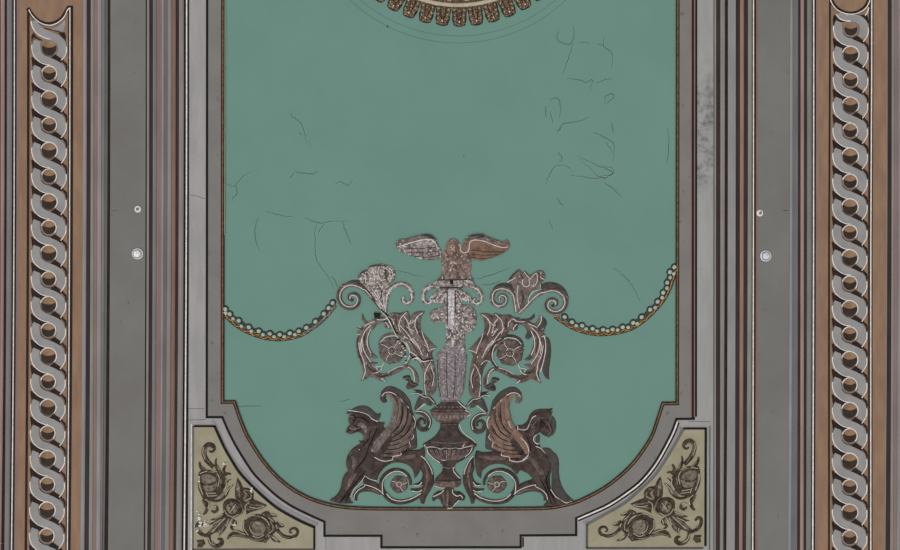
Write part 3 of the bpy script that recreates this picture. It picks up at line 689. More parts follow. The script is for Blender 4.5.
m.stroke(pts("458,272 457,279"), 2.4, 'leafbrown', H=2.6); m.stroke(pts("447,272 446,279"), 2.4, 'stone', H=2.6); m.build('body', eagle)
wl = "441.6,258.6! 441,249.6 438.6,245.6 436.8,240 434,237.4 428,234.8 421,234.8 414,237.6 407,241 403.6,239.4 400.4,239.8 396.4,242.6 396,246 399,250.8 405,253.6 412,256.2 420,258.6 430,260.2"
wr = "461.6,251.6! 462.4,246 464,241 467,237 474.4,234.6 484.5,236 494.6,239.2 503,241.4 506.4,239.4 509.6,243 509.4,247.6 504,253 492,257.8 481,260.6 471.6,258.6 468.6,253 465.4,253"
for nm, o, mt, hl, fe, dk, rimo in ((0, wl, 'worn', "397,247 404,245 414,242 424,239.8 431,239.4 435.4,243 437.4,248.6", ["440,254 428,256 414,255", "439,250 426,251 406,251", "436,246 424,247 404,248"], "421,235.6 427,235.4 433,238.2 428,237.6", 0),
                           (1, wr, 'featherbrown', "460,244.6 461,250.6 464,252.8 467.6,251.8 469.2,248 470,242.6 474.4,240 484.5,241.4 494.6,245.4 503,247.6 508,246.8", ["471,256 482,257.6 492,256", "472,252.6 486,254 499,253", "473,248.8 488,250.4 504,250.6"], "471,236.2 478,235.2 484,236.4 476,237.6", 0)):
    m = M(); m.relief(pts(o), mt, H=1.7, R=4, step=1.3)
    top = {0: "396.4,245.4 400,241.4 404,241.6 414,239 424,236.6 431,236.8 436,241", 1: "465.6,249 465.8,242 469,238.2 475,236.8 485,238.4 495,241.8 503,244 508.4,243"}[nm]
    m.stroke(pts(top), [2.5, 4, 4.4, 4.4, 3.6, 2], 'taupe', H=2.1); m.line(pts(hl), .75, H=2.5)
    m.stroke(pts(dk), [1, 2.4, 1], 'umber', H=2.5)
    w = m.build('wing', eagle)
    for f in fe:
        fm = M(); fm.stroke(pts(f), [2.6, 2.8, 1.4], mt if nm == 0 else 'featherbrown', H=2.1); fm.stroke([(a[0], a[1] + 1.3) for a in pts(f)], .6, 'umber', H=2.0); fm.build('feather', w)

# ------------------------------------------------------------------ acanthus scrolls with rosettes
def rosette(parent, cx, cy, r, n, mt, dark, tf, ph=0, H=1.6):
    m = M(tf); m.relief(ell(cx, cy, r * 1.02, r * 1.02, 26), dark, H=.9, R=3, n=1, step=1.5); m.dome(cx, cy, r * .3, 'umber', H=H + .5, n=16)
    m.line(ell(cx, cy, r * .3, r * .3, 20) , .6, H=H + .3, sm=False); m.dome(cx, cy, r * .12, 'stone', H=H + 1.1, n=8)
    for k in range(8): m.dome(cx + r * .2 * math.cos(k * .785), cy + r * .2 * math.sin(k * .785), .5, 'white', H=H + .9, n=6, rings=2)
    ro = m.build('rosette', parent)
    for k in range(n):
        a = ph + 2 * math.pi * k / n; h = math.pi / n
        def q(rr, aa): return (cx + r * rr * math.cos(a + aa), cy + r * rr * math.sin(a + aa))
        m = M(tf); m.relief([q(.3, -h * .5), q(.7, -h * .92), q(.95, -h * .75), q(1.08, 0), q(.95, h * .75), q(.7, h * .92), q(.3, h * .5)], mt, H=H, R=2.6, n=3, step=1.2, edge=.45, ridges=[([q(.3, 0), q(.95, 0)], .8, -.4)])
        m.line([q(.34, h * .98), q(.7, h), q(.96, h * .8)], .6, 'stone' if k % 2 else 'white', H=H + .2)
        m.build('petal', ro)
    return ro

def scroll(label, tf, right):
    t = thing('acanthus_scroll', label, 'ornament', (385, 340) if not right else (517, 340), 'acanthus scrolls')
    lm = 'taupe' if not right else 'leafbrown'
    # volutes and cup (each side drawn as it is)
    if not right:
        V1 = "383,312 377,303.5 370,295 364,288.6 357.6,285.2 350.6,284 344,286.4 340,291.4 339,297.4 341.4,303.4 346.4,307.2 352.4,307.6 357,304.8 358.8,300 357.4,296 353.6,294.2 350,295.4 349.4,298.6 352,300.2"
        V2 = "385.5,312 386.6,300 388.6,292.4 393,286.6 399,284 405,284.6 409.8,288.4 412,294 411.6,299.6 408.6,303 404.6,302.6 402.6,299.4 404.4,297"
        R1 = "338,293 341,287.6 346,282.6 352,280 359.6,280.4 365,284.6 368,290 362,286.4 355,283 347,284.4 341,289.6"
        cup = "358,275 361,271.6 366,270 369,266.6 374,265 380,264 386,264.8 391,266 394.5,270 396,275 394,280 390,284 388,290 387,300 387.4,312! 382,312! 377,303 370,293 364,286.5 360,281"
        cl_ = ["361,273 366,276 366,282 372,284", "367,271 371,277 370,282 375,283", "372,267 374,274 375,281", "380,266 378,272 381,280 386,279", "385,268 390,272 388,280", "390,268 393,274 390,281", "372,288 377,296 383,306", "381,286 383,296 385,308", "376,288 380,298"]
        cd = ["359,275 364,271.6 368,271", "369,267 376,265.6 385,265.6", "364,287 371,295.4 378,306 383,312", "378,286 382,291 381,298", "386,270 386,277 388,282"]
        mv, mv2, cupm = 'taupe', 'worn', 'worn'
        W1, W2 = 'white', 'white'
    else:
        V1 = "519,313 526.6,305.4 534.6,297 543,291.6 552,289.6 559.6,291.6 564.6,297 565.6,303.4 562.4,309.6 556,312.4 549.6,310.6 546.6,305.8 548.2,301 552.4,299.4 556.2,301.6 555.8,305 552.6,305.6"
        V2 = "516,312 514.6,302 513,295 508.4,290.4 501,288.6 494.6,291 492.2,297 493.6,303 498,305.8 503.4,304.8 506,300.8 505.4,296.8 502,295.2 499,297 499.6,300.4"
        R1 = "540,286 545,282.6 552,282 559.6,284.4 565.4,289.6 568.6,297.6 566.6,302 563.6,296 558,291 550,288.4 543,289.6"
        cup = "507,282! 512,276 516,270.6 519.4,269.4 522,272.4 525,271 529.6,275 535,272 539,270.4 543,271 545.4,276 544,280 541,283.4 540,289.4! 533,290 528.4,296 525,303 521.4,311.4! 514,313! 515.6,300 513.4,290 510,284"
        cl_ = ["523,279 522,283 524.6,286.4 528,286 529.6,282.6 528,279", "529.6,280 533,275.4 536.4,273.6 537,281 534,286 531,285.4", "528,303 530,295.6 534,291 540,289.4 540,284", "507,282.4 512,279.6 516,277", "541,271.6 540.6,277 545,280", "524,272 527,276 530,279", "518,285 517,296 519,308"]
        cd = ["509,280 513,275 518,271", "520,274 523,279", "538,273 542,277 544,278", "521,290 523,298 520,308", "511,284 514,291"]
        mv, mv2, cupm = 'taupe', 'taupe', 'taupe'
    m = M(); m.relief(pts(R1), 'rim', H=.6, R=2)  # painted cast shadow hugging the volute
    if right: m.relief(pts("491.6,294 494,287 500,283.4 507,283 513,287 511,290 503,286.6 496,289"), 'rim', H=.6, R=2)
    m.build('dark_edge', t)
    m = M(); m.stroke(pts(V1), [3.0, 4.2, 5, 5.6, 5.4, 5, 4.6, 4.2, 3.8, 3.2], mv, H=1.6, n=6)
    o = pts(V1); so_ = smooth(o, False, 4); cx_, cy_ = o[-1][0], o[-1][1]
    def inset(q, k_): 
        r_ = []
        for x, y in q:
            d_ = math.hypot(x - cx_, y - cy_) or 1; f_ = min(1.0, k_ / d_); r_.append((x + (cx_ - x) * f_, y + (cy_ - y) * f_))
        return r_
    k4 = 12; m.line(so_[:k4] + inset(so_[k4:], 1.1), .75, 'white', H=2.0, sm=False); m.dome(cx_, cy_, 1.5, 'umber', H=1.6, n=10)
    m.stroke(inset(so_[k4:], -1.2), .8, 'umber', H=1.7, sm=False)
    m.build('volute', t)
    m = M(); m.stroke(pts(V2), [3, 4.2, 4.8, 4.8, 4.6, 4.2, 3.8, 3.2], mv2, H=1.6, n=6); m.line(smooth(pts(V2), False, 4), .7, 'white', H=2.0, sm=False); m.build('volute', t)
    m = M(); m.relief(pts(cup), cupm, H=1.9, R=5, step=1.3, ridges=[(pts(c), 1.0, .5) for c in cl_[:4]])
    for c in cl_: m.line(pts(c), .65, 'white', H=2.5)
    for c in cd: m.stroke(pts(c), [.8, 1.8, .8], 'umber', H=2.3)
    m.build('calyx', t)
    # big outer acanthus leaf curling round the rosette
    m = M(tf)
    m.relief(pts("376,318 368,321.6 364.6,318 362.4,313! 362,319 364.6,324.4 361,328 357,326.6! 358.6,330.8 356.4,333! 359.6,333.8 357,338 356,345 357,353 359.6,361 362.4,368 363,374 360.6,381.4! 366,379 371,377 378,380 385.8,381.8! 385,378 392,375.4 400,371.4 406,368.6 411,370.4 414.6,376.6 416.6,384! 418.8,382 417.6,374 413,367.6 407,365 400,366.6 392,370.4 385,373.6 379,372 383,367.6 376,369 372,366 378,362.6 371,361.4 368.4,356 374,358.6 378,357.4! 372.4,352.4 369.4,346 368.6,339 370.6,332 376,326"), lm, H=1.5, R=4, step=1.4,
             ridges=[(pts("373,322 365,330 361.4,341 363.4,353 368.4,365"), 1.6, .7), (pts("372,372 384,376 398,371 408,368"), 1.4, .6)])
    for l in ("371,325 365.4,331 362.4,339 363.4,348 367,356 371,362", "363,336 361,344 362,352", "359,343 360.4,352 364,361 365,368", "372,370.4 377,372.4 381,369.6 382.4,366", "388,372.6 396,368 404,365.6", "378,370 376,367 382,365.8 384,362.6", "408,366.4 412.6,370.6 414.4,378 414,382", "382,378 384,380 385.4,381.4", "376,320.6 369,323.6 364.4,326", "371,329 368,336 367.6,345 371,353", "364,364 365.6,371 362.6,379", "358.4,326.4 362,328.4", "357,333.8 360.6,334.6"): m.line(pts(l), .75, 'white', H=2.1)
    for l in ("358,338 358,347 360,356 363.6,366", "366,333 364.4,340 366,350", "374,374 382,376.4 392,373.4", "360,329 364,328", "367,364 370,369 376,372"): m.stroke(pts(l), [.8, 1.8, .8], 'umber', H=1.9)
    m.build('leaf', t)
    if right:
        m = M(); m.relief(pts("546,337 549.6,340 551,348 550.6,358 549,370 549.2,379.8! 545,377 542.4,370 543.4,362 545.4,350"), 'rim', H=.7, R=3); m.line(pts("543.6,335.4 545.4,342 545.2,352 543,363 540.4,372"), .9, H=1.3)  # shadow bands painted beyond the leaf contour
        m.relief(pts("541,315.6! 546,319.6 546.6,325 543.4,330.6 545.6,331.4! 540,329 537,326 541.6,321.6"), 'rim', H=.7, R=3); m.line(pts("541.4,316 541,321.6 537.6,326.4"), .8, H=1.4)
        m.relief(pts("522,318.6! 529,318 534.6,313! 534.4,317.4 530,320.4 524,320.4"), 'rim', H=.7, R=2)
        m.relief(pts("524,325 527,331 525,337 528,339.4 532,335.6 531,329"), 'rim', H=.8, R=2.5)
        m.build('dark_edge', t)
    # top leaf, stalk, bulb
    ts = (lambda x, y: (905 - x, y + 2)) if right else tf
    m = M(ts)
    m.relief(pts("425.4,311.4! 417,311.4 411,315.4 407,322 400,321 392,316 385,315.6! 391,322 396,330 402,338 408,346 413.6,354 418,361 421.6,368 423.4,378 423.6,390 425.4,395 429.6,396 434.6,393 436.4,386 435.6,372 433.4,360 432,353 436.8,347.6! 431,342 426,336 421.4,330.6 420.4,322 422,316"), lm if right else 'taupe', H=1.8, R=5, step=1.4,
             ridges=[(pts("398,324 408,336 417,348 426,364 429,390"), 2.0, .8), (pts("417,316 416,328 424,344"), 1.5, .6)])
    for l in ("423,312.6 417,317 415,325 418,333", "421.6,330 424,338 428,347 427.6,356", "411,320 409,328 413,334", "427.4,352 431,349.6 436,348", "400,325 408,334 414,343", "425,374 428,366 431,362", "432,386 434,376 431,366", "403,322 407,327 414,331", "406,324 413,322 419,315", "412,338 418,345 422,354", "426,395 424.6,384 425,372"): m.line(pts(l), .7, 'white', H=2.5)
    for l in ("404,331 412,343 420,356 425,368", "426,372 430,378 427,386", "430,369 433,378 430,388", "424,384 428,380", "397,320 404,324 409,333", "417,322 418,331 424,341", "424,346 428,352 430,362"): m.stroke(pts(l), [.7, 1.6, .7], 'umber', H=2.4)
    m.line(spiral(428.6, 390.4, 3.4, .6, 0, 420, 18), .7, 'stone', H=2.6, sm=False)
    m.build('stalk', t)
    # small leaves: inner fold, curl, bud and trumpet below the stalk
    m = M(tf); m.relief(pts("413,352 419,356 421.6,362 416,359 411,358.6! 409.4,354"), lm, H=1.0, R=2)
    m.line(pts("411.6,359.4 417,358.6 421,362.4"), .7, H=1.4)
    m.build('fold', t)
    m = M(tf); m.relief(pts("402.4,377.6 406,375.4 410,375.6 411,379.4 414.6,382.6 418.6,384.8! 413.6,388 407,388.8 406.6,384.6 408.4,381.6"), 'umber', H=1.3, R=2); m.line(pts("404,378.6 409.4,378 411,383 417,385"), .6, 'stone', H=1.6)
    m.build('curl', t)
    m = M(tf); m.relief(pts("413,389.4! 420,390 423,392.4 418,394.4 411.6,393.4! 416,392"), 'umber', H=1.0, R=2)
    m.relief(pts("417.6,399 421,395 427,395.6 432,397.6 436.6,404.4! 433,404 430.6,402 432.4,405.6! 428,405.4 424,402.6 417,410.6! 413.8,409.2!"), 'rim', H=1.4, R=3); m.line(pts("416.8,410.2 420,407.4 425.4,403.6"), .8, H=1.8)
    m.line(pts("411,393.6 418,393.4 424,396.6 429,397.4 434.6,403"), .6, H=1.7); m.stroke(pts("420,397.6 424.6,399.4 428.6,403"), [1.4, 2.2, 1], 'leafbrown', H=1.9)
    m.build('bud', t)
    m = M(tf); m.stroke(pts("415,412.8 418,412 423,413.2 428,417.4 429.4,422.6 427,428.4 422,429.4 418.4,426.4 418,421.6 421,418.8 424.6,420.4 424.6,424"), [2.4, 4.6, 5, 4.6, 4, 3.2, 2.2], 'umber', H=1.4, n=6)
    m.line(pts("415.4,411.8 418.4,411.2 424,412.2 429,416.6 430.4,422 429,427.6"), .7, H=1.8); m.line(pts("421,427 419.6,422.6 421.6,420 424.4,421.6"), .6, 'stone', H=1.8); m.build('lower_volute', t)
    m = M(tf); m.relief(pts("408,311! 400,313 393,312.6 387,315.6 379,317.6 371,321 366.4,326! 372,326.4 379,323.6 383,322 385,327.4! 390,329 394,325 396,331.4! 401.6,333.6 405.4,328.6 409,333! 412,326"), lm, H=2.2, R=3, step=1.3)
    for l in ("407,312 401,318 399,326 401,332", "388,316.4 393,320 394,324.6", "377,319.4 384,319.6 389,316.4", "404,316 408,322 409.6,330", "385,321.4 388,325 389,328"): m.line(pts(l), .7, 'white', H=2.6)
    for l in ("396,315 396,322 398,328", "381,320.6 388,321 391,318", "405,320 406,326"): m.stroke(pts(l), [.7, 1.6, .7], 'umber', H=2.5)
    m.build('collar_leaf', t)
    m = M(ts); m.relief(pts("424,356.6! 421.6,349 415.4,341.6 408,336 401,334.4! 404.6,339 410,345.6 416,352"), lm, H=1.2, R=2); m.line(pts("423,355.6 419,348 412,340.6 404,336"), .6, H=1.6); m.build('leaf_blade', t)
    # ring and rosette
    m = M(tf); m.stroke(pts("378.6,345 381,339 386,335.4 393,334 400,336 406,340.6 410,347 411,354.6 408.6,361.4 404,366"), [1.6, 2.6, 3.2, 3, 2.6, 2.4, 2.6, 2.6, 1.6], 'umber' if right else 'taupe', H=1.2)
    m.line(pts("380.6,341.8 386,337 393,335.6 398,336.4"), .7, H=1.6); m.line(pts("406,342 409.4,349 409.4,357 405,364"), .7, H=1.6); m.build('ring', t)
    rosette(t, 392.0, 350.4, 12.8, 8, 'leafbrown' if right else 'taupe', 'umber', tf, .2)
    if not right:   # plaster lost along a long break
        m = M(); m.stroke(pts("380,310 386,316 390,322 393,329 396,335 400,340 405,343 409,350 414,354 419,358"), [.6, .9, 1.2, .5, .8, .4, 1.3, .5, 1.0, .6], 'white', H=2.6, n=3)
        m.stroke(pts("381,309 387,315 391,321.6 394.4,329 397.6,334"), [.6, 1.2, 1.6, 1.2], 'black', H=2.5, n=3)
        m.stroke(pts('398.6,338.4 402,342.6 406,347'), [.6, 1.4, .7], 'black', H=2.6, n=3); m.stroke(pts('409,353 412,356.6 416,360.4'), [.6, 1.2, .6], 'black', H=2.6, n=3)
        for x, y in ((399, 343), (402, 346), (404.6, 350), (401, 352), (405, 356), (398, 341), (406, 362), (403, 348)): m.dome(x + .6, y, 1.2, 'white', H=2.6, n=7, rings=2, ry=.8); m.dome(x, y - 1.2, .9, 'black', H=2.5, n=7, rings=2)
        m.stroke(pts("412,357.6 418,356 423,360 429,359 433,358.6"), [1, 1.4, .9, 1.2, .9], 'black', H=2.6, n=3)
        m.stroke(pts("413,359 418,357.6 423,361.4 429,360.2 433,360"), [.7, 1.2, .8, .7], 'white', H=2.7, n=3)
        m.plate([(374, 312.6), (380.6, 313.2), (380, 317.4), (374.6, 317.6)], 'black', 1.9)
        m.build('broken_plaster', t)
    return t
scroll('worn acanthus scroll with rosette, broken by a long white crack', None, False)
scroll('crisply outlined acanthus scroll with eight-petalled rosette and grape-like cup', lambda x, y: (902 - x, y + 2), True)

# ------------------------------------------------------------------ griffins
def griffin(label, right):
    t = thing('griffin', label, 'griffin', (385, 460) if not right else (515, 460), 'griffins')
    if right:
        bt = lambda x, y: (943.06 - 1.118 * x if x < 415 else 479.1 - .86 * (x - 415), y)
        wt = lambda x, y: (902.4 - x, y + .6)
    else: bt = wt = None
    bodym = 'umber'
    if not right:
        body = "347.6,409.8! 352,410.2 358,411.6 364,413.6 369,416.4 374,419.6 379,421.8 384.8,422.4! 383.6,427 390,432 398,440 404,449.6 412,450 419,449.4 423.6,446.6! 425,452 424.4,458 421,468 417.6,475 414.4,478.4! 413,470 408,465 400,462.4 392,463 385,467 380,473 376.6,480.6! 372,479.4 368,477.4 365,475.4! 362,480 357,485.6 353,490.6 350.6,496 350.4,500.4! 353.4,503! 346,503.4 340,503.2 335,502 330,500.6! 331,498.6 335,496.4 339,491.6 341,486 342.4,479 345,473.6 348,470.4 346.4,466 346.4,460 348,454.6 352,449 357,445.4 360.4,443 358.6,440.4! 361,441 363.6,439.8 364,436.6 362,433.6 358,431.8 354,433 350,434 347.6,432.6 346,432.9! 346.4,430 348,426.4 350,424.4 348.6,421 349,416.6 350.4,414.6 346.2,413! 348,411.6"
        rid = [(pts("352,452 349.4,460 352,467"), 3, .8), (pts("357,448 362,456 358,466 350,478 344,490"), 3, .9), (pts("355,420 357,426 362,430"), 3, .8), (pts("384,455 398,456 412,456"), 4, .6), (pts("366,424 369,433 364,444"), 3, .7)]
        lines = ["348,410.2 356,411.2 363,412.8 368,414.8 372,418.6 378,421.6", "365,475.4 362,480.4 357,485.6 353,490.6 350.4,497", "365,475.4 369,478.4 374,480 376.6,480.4"]
        stone_l = ["349,417 352,416 356,418", "360,421.6 366,425.4 371,427 378,426", "351,424.6 357,428 362,426", "349.6,431.6 353,431.2 350.4,433", "365,424 370,429 371.4,433 368,438", "353,449.6 350,455", "348,413.8 353,413"]
        darks = ["353,414.6 356,417 354,421 352.6,424", "347,431.4 351,429.4 356,430.4 361,428", "371,430 368,440 362,446", "377,428 373,438 368,448", "369,444 366,456 357,468 350,482", "366,470 358,480 348,492 342,501", "345,495 340,502", "350,492 346,502", "357,416.6 363,418 370,422"]
    else:
        body = "517,425! 518.6,429.2 525.6,429.4 529,425 532,418 536,414.4 540,411.6 546,411 551.6,408.6! 550.6,411.8 552.8,411.2! 551.4,414.4 550,418 550.2,424 552.2,430 551.4,434.4 549,437 546.4,436.2 543,434.6 540,432.2 537,434 534.8,437 534.4,440.4 537,443.2 539.4,443.6! 541,449 546,454.6 550,463 551,470 549.6,478 550.6,487 556,496 560,499.4 566,502.6 573.4,501! 568,503.6 560,505.4 550,506 543.4,505! 546.4,500.6 541,493 536,484 532,477.6 527.6,473! 525,472 520,470 516.6,474 511,468 504,464.6 496,463.6 488,466 482,471.4 481,478.4! 477,474 475,464 474.8,456 476.6,450.6 482,452 492,451.4 500,448 508,440"
        rid = [(pts("530,430 526,440 534,456 540,470"), 4, .8), (pts("545,455 546,470 550,484 558,500"), 3, .7), (pts("536,470 542,484 550,500"), 3, .7), (pts("540,418 544,424 546,430"), 3, .7), (pts("490,456 506,456 522,460"), 4, .6)]
        lines = ["517,425.4 519,429.2 526,429.4 529,425 532,418 536,415.4", "536.6,434.4 534,436.6 533.6,440.4 536.4,443.4 539.4,443.6", "535.4,446 540,447.8 545.6,454", "550.4,488.6 555,495.6 560,499.4 566,502.6 572,501.2", "517.6,425.4 517.6,432"]
        stone_l = ["548.6,416 549.6,420 548.8,425 551,430 549,434.6", "545,420.6 548,423", "546,430 549,432.4 547.6,435.6", "537,419 541,417.6 545,416.6", "530,434 532,426 536,421", "546,414 550,413.4", "541,467 545,478"]
        darks = ["541,420 544,424 541,428", "545,426 548,428", "526,436 530,446 528,458", "549,470 546,482 554,497", "545,474 548,488 556,503", "540,478 546,490 552,504", "523,440 522,452 516,460", "539,430 541,424 540,418"]
    m = M(); m.relief(pts(body), bodym, H=2.4, R=9, step=1.4, ridges=rid)
    for l in lines: m.line(pts(l), .75, H=2.0)
    for l in stone_l: m.stroke(pts(l), [.5, 1.1, .5], 'taupe', H=3.3)
    for l in darks: m.stroke(pts(l), [.5, 1.6, .5], 'black', H=2.9)
    if not right:
        m.dome(353.4, 419.6, .8, 'black', H=3.4, n=8); m.dome(345 + 14.6, 449, .9, 'white', H=3.2, n=7)
        m.stroke(pts("358,424 363,425 366,431 364,440"), [3, 5, 4, 2], 'taupe', H=2.8); m.stroke(pts("352,455 355,462 353,468"), [3, 5, 2], 'leafbrown', H=3.0); m.stroke(pts("356,472 351,480 346,490"), [3.6, 4.4, 2], 'leafbrown', H=3.2); m.stroke(pts("350,427 353,429 357,428"), [2, 3, 2], 'taupe', H=2.8)
        m.stroke(pts("392,456 404,457 416,455"), [2, 4.6, 3], 'leafbrown', H=2.9)
    else:
        m.dome(545, 425.4, .8, 'black', H=3.4, n=8); m.dome(529.4, 434.6, .6, 'white', H=3.2, n=7)
        m.stroke(pts("528,456 536,464 541,474"), [3, 5.4, 3], 'leafbrown', H=3.1); m.stroke(pts("478,456 492,457 506,458"), [2, 4.6, 3], 'leafbrown', H=2.9); m.stroke(pts("531,424 534,428 531,436"), [2, 3.6, 2], 'leafbrown', H=2.9)
    m.build('body', t)
    m = M()
    if not right:
        m.relief(pts("351.6,409.4! 356,406.8 362,405.4 367,406.2 371,408.4 374,411.4 377.6,413.6 380.8,412.4! 380.6,416 379,419.4 376,420 372,418 368,414.4 362,412 356,410.8"), 'rim', H=.9, R=3)
    else:
        m.relief(pts("517.4,424.8! 522,424.8 527,421 530,414.4 535,410 542,408.8 549,408.8 552.8,407.8! 551,410.6 546,411.4 540,412 535.6,414.6 532,418.4 529,425 525.6,428.6 520,428.6"), 'umber', H=1.4, R=3)
    m.build('mane', t)
    if right:
        m = M(); m.relief(pts("551.6,415.4! 554,417.4 556,422 556,428 554.6,432.6 551.4,436.4! 552.2,430 550.4,424"), 'rim', H=.6, R=2)  # painted cast shadow behind head and foreleg
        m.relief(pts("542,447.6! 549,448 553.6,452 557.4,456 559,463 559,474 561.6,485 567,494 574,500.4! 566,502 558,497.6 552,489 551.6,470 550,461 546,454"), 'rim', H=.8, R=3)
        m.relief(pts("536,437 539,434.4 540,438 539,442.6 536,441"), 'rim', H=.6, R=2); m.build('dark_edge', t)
    # wing
    m = M(wt); m.relief(pts("380.6,393.6 385,387.6 391,386 397,388 402.6,391.4 406.6,395.6 410,400.5 411,404 412.6,411 415,418 415.6,424 416.4,432 417.2,446 414,449 404,450.4 408,444 412,434 412,420 408,408 400,398 390,391.4"), 'rim', H=.7, R=3); m.build('dark_edge', t)  # painted cast shadow band following the wing
    m = M(wt); m.relief(pts("380.2,398.6 381,394.4 385,391.6 390,391 394.6,392.8 399.4,396.4 404,401.4 409.4,408 413.4,415.4 415,422 414.4,427 412,431 413.8,436.6 410,441.4 410.6,446 406.6,448.8 400.4,450.4 401.4,454 394,455.6 392.4,459.2 386,460.6 380,459.6 374,456.4 370.8,452 371.2,447 376,440 383,432 388.4,426 391.8,420 393.2,412 394,404 392,397.6 388,395.6 385.6,397.6 387,401.6 383,402.6"), 'umber' if not right else 'leafbrown', H=1.9, R=5, step=1.4)
    m.line(pts("393.4,459 386,460.6 380,459.4 374.6,456.6"), .75, H=2.2)
    m.line(pts("382,396 385,392.6 390,392 395,394 399.6,397.6 404,402.4 409,408"), .75, H=2.5)
    m.line(pts("413,415.4 415.2,421 414.6,426.4 411.8,431.6 413.6,436.8 409.4,441.8 410.4,446 406.4,448.6 400.4,450.4 401.2,454 393.6,455.8 392.8,459"), .75, H=2.3)
    if right: m.line(pts("388.6,395.6 391.6,398 394,403 394.6,410 394.4,418 391.4,427 383,435.6 377,441.4 374,449 374.6,454 380,459"), .8, H=2.4)
    w = m.build('wing', t)
    am = M(wt); am.stroke(pts("374,452 378,443.6 385,435 391.6,426 395,415 395.6,404 391,395.4 386,394.4"), [6, 8.4, 8, 6, 5, 4.4, 3.6, 2.6], 'taupe' if not right else 'featherbrown', H=2.6, n=6); am.build('covert', w)
    fm_ = 'leafbrown' if not right else 'featherbrown'
    for f in ("391,431 397.6,423 400.4,412 400,401 396,395", "392.6,435 400.6,428 405.4,417 405.6,406 402.6,401", "392.6,439 402.6,433.6 409,423 410.4,412.6", "391,443.4 402.6,439.4 411,431.6 413,422", "388,447.6 400,445 409.6,439 412,434.4", "385,451.4 397,450.4 407.6,446.4 409,444", "381.6,455 391,455.2 399.6,452.6"):
        q = M(wt); q.stroke(pts(f), [2.4, 4.2, 4.2, 3.4, 2], fm_, H=2.5, n=5)
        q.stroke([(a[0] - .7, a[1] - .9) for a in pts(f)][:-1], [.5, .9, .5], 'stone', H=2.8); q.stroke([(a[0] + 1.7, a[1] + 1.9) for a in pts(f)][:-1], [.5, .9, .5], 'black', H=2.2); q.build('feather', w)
    # tail that turns into an acanthus scroll round a small flower
    lt = bt
    m = M(lt)
    m.relief(pts("421,455! 426,459.6 430.6,466 433.6,474 433.6,483 430.4,490.4 426.4,497 424,503.8! 420.8,503.2! 419.4,497 418.6,492.6 412.6,491.4 410,488.6! 416,488.4 421,487.4 423,485 417,485.6 412.8,484! 418,482.6 421.4,479 422.6,473.6 420.6,468.6 421.6,462"), 'umber', H=1.9, R=5, step=1.3, ridges=[(pts("423,460 428,470 428.6,482 424,496"), 2, .6)])
    for l in ("421,455.4 424.6,458.6 428.6,464 431.6,470 432.4,474", "412,490.6 418,491.6 422,489.6", "414,485.4 419,485 422,481.6"): m.line(pts(l), .75, H=2.3)
    m.stroke(pts("424.6,462 427.4,472 427,482 423.6,492"), [1.4, 2.6, 2.4, 1], 'leafbrown', H=2.7); m.build('tail_leaf', t)
    m = M(lt); m.stroke(pts("421.6,494 416,497.6 408,500.8 399,502 390.6,499.8 384.6,493.6 381.4,486.4 382.6,478.4 388,472.6 395,470 402,471 407.6,475 410.4,481 410.4,485"), [3, 4.4, 4.8, 5, 5, 4.8, 4.6, 4.6, 4.2, 3.8, 3, 2], 'umber', H=1.6, n=6)
    m.line(pts("421,492.6 415,496.6 407,499.8 399,500.6 391.6,498.4 386.6,493.4"), .75, H=2.0); m.line(pts("383,493.6 382.4,486 383.6,479.6 388.6,474 395.4,471 402,472 407,476"), .75, H=2.0)
    m.relief(pts("365,476.4! 369,479.6 374,481.4 378.4,484 381,489 384,494.4! 379,494.6 373,492.2 366,491.4 360,492.8 357.6,496 357.4,500.6! 354.4,500! 353,496 355,491 360,487 364,484.4! 363,480"), 'umber', H=1.3, R=3)
    m.line(pts("364.6,484.4 369,485.4 375,487.6 380,490.4 384,494"), .75, H=1.7); m.line(pts("354,499 355,494 359,489.4 364,486.6 364.6,484.2"), .7, H=1.7); m.stroke(pts("366,488.6 374,489.8 381,493.4"), [1, 2.2, 1], 'taupe', H=1.7); m.build('tail_scroll', t)
    rosette(t, 399.2, 484.2, 8.4, 5, 'leafbrown', 'umber', lt, .5, H=1.5)
    return t
griffin('dark winged griffin with hooked open beak and swept-back crest', False)
griffin('dark winged griffin with pricked ears and flat cat-like face', True)

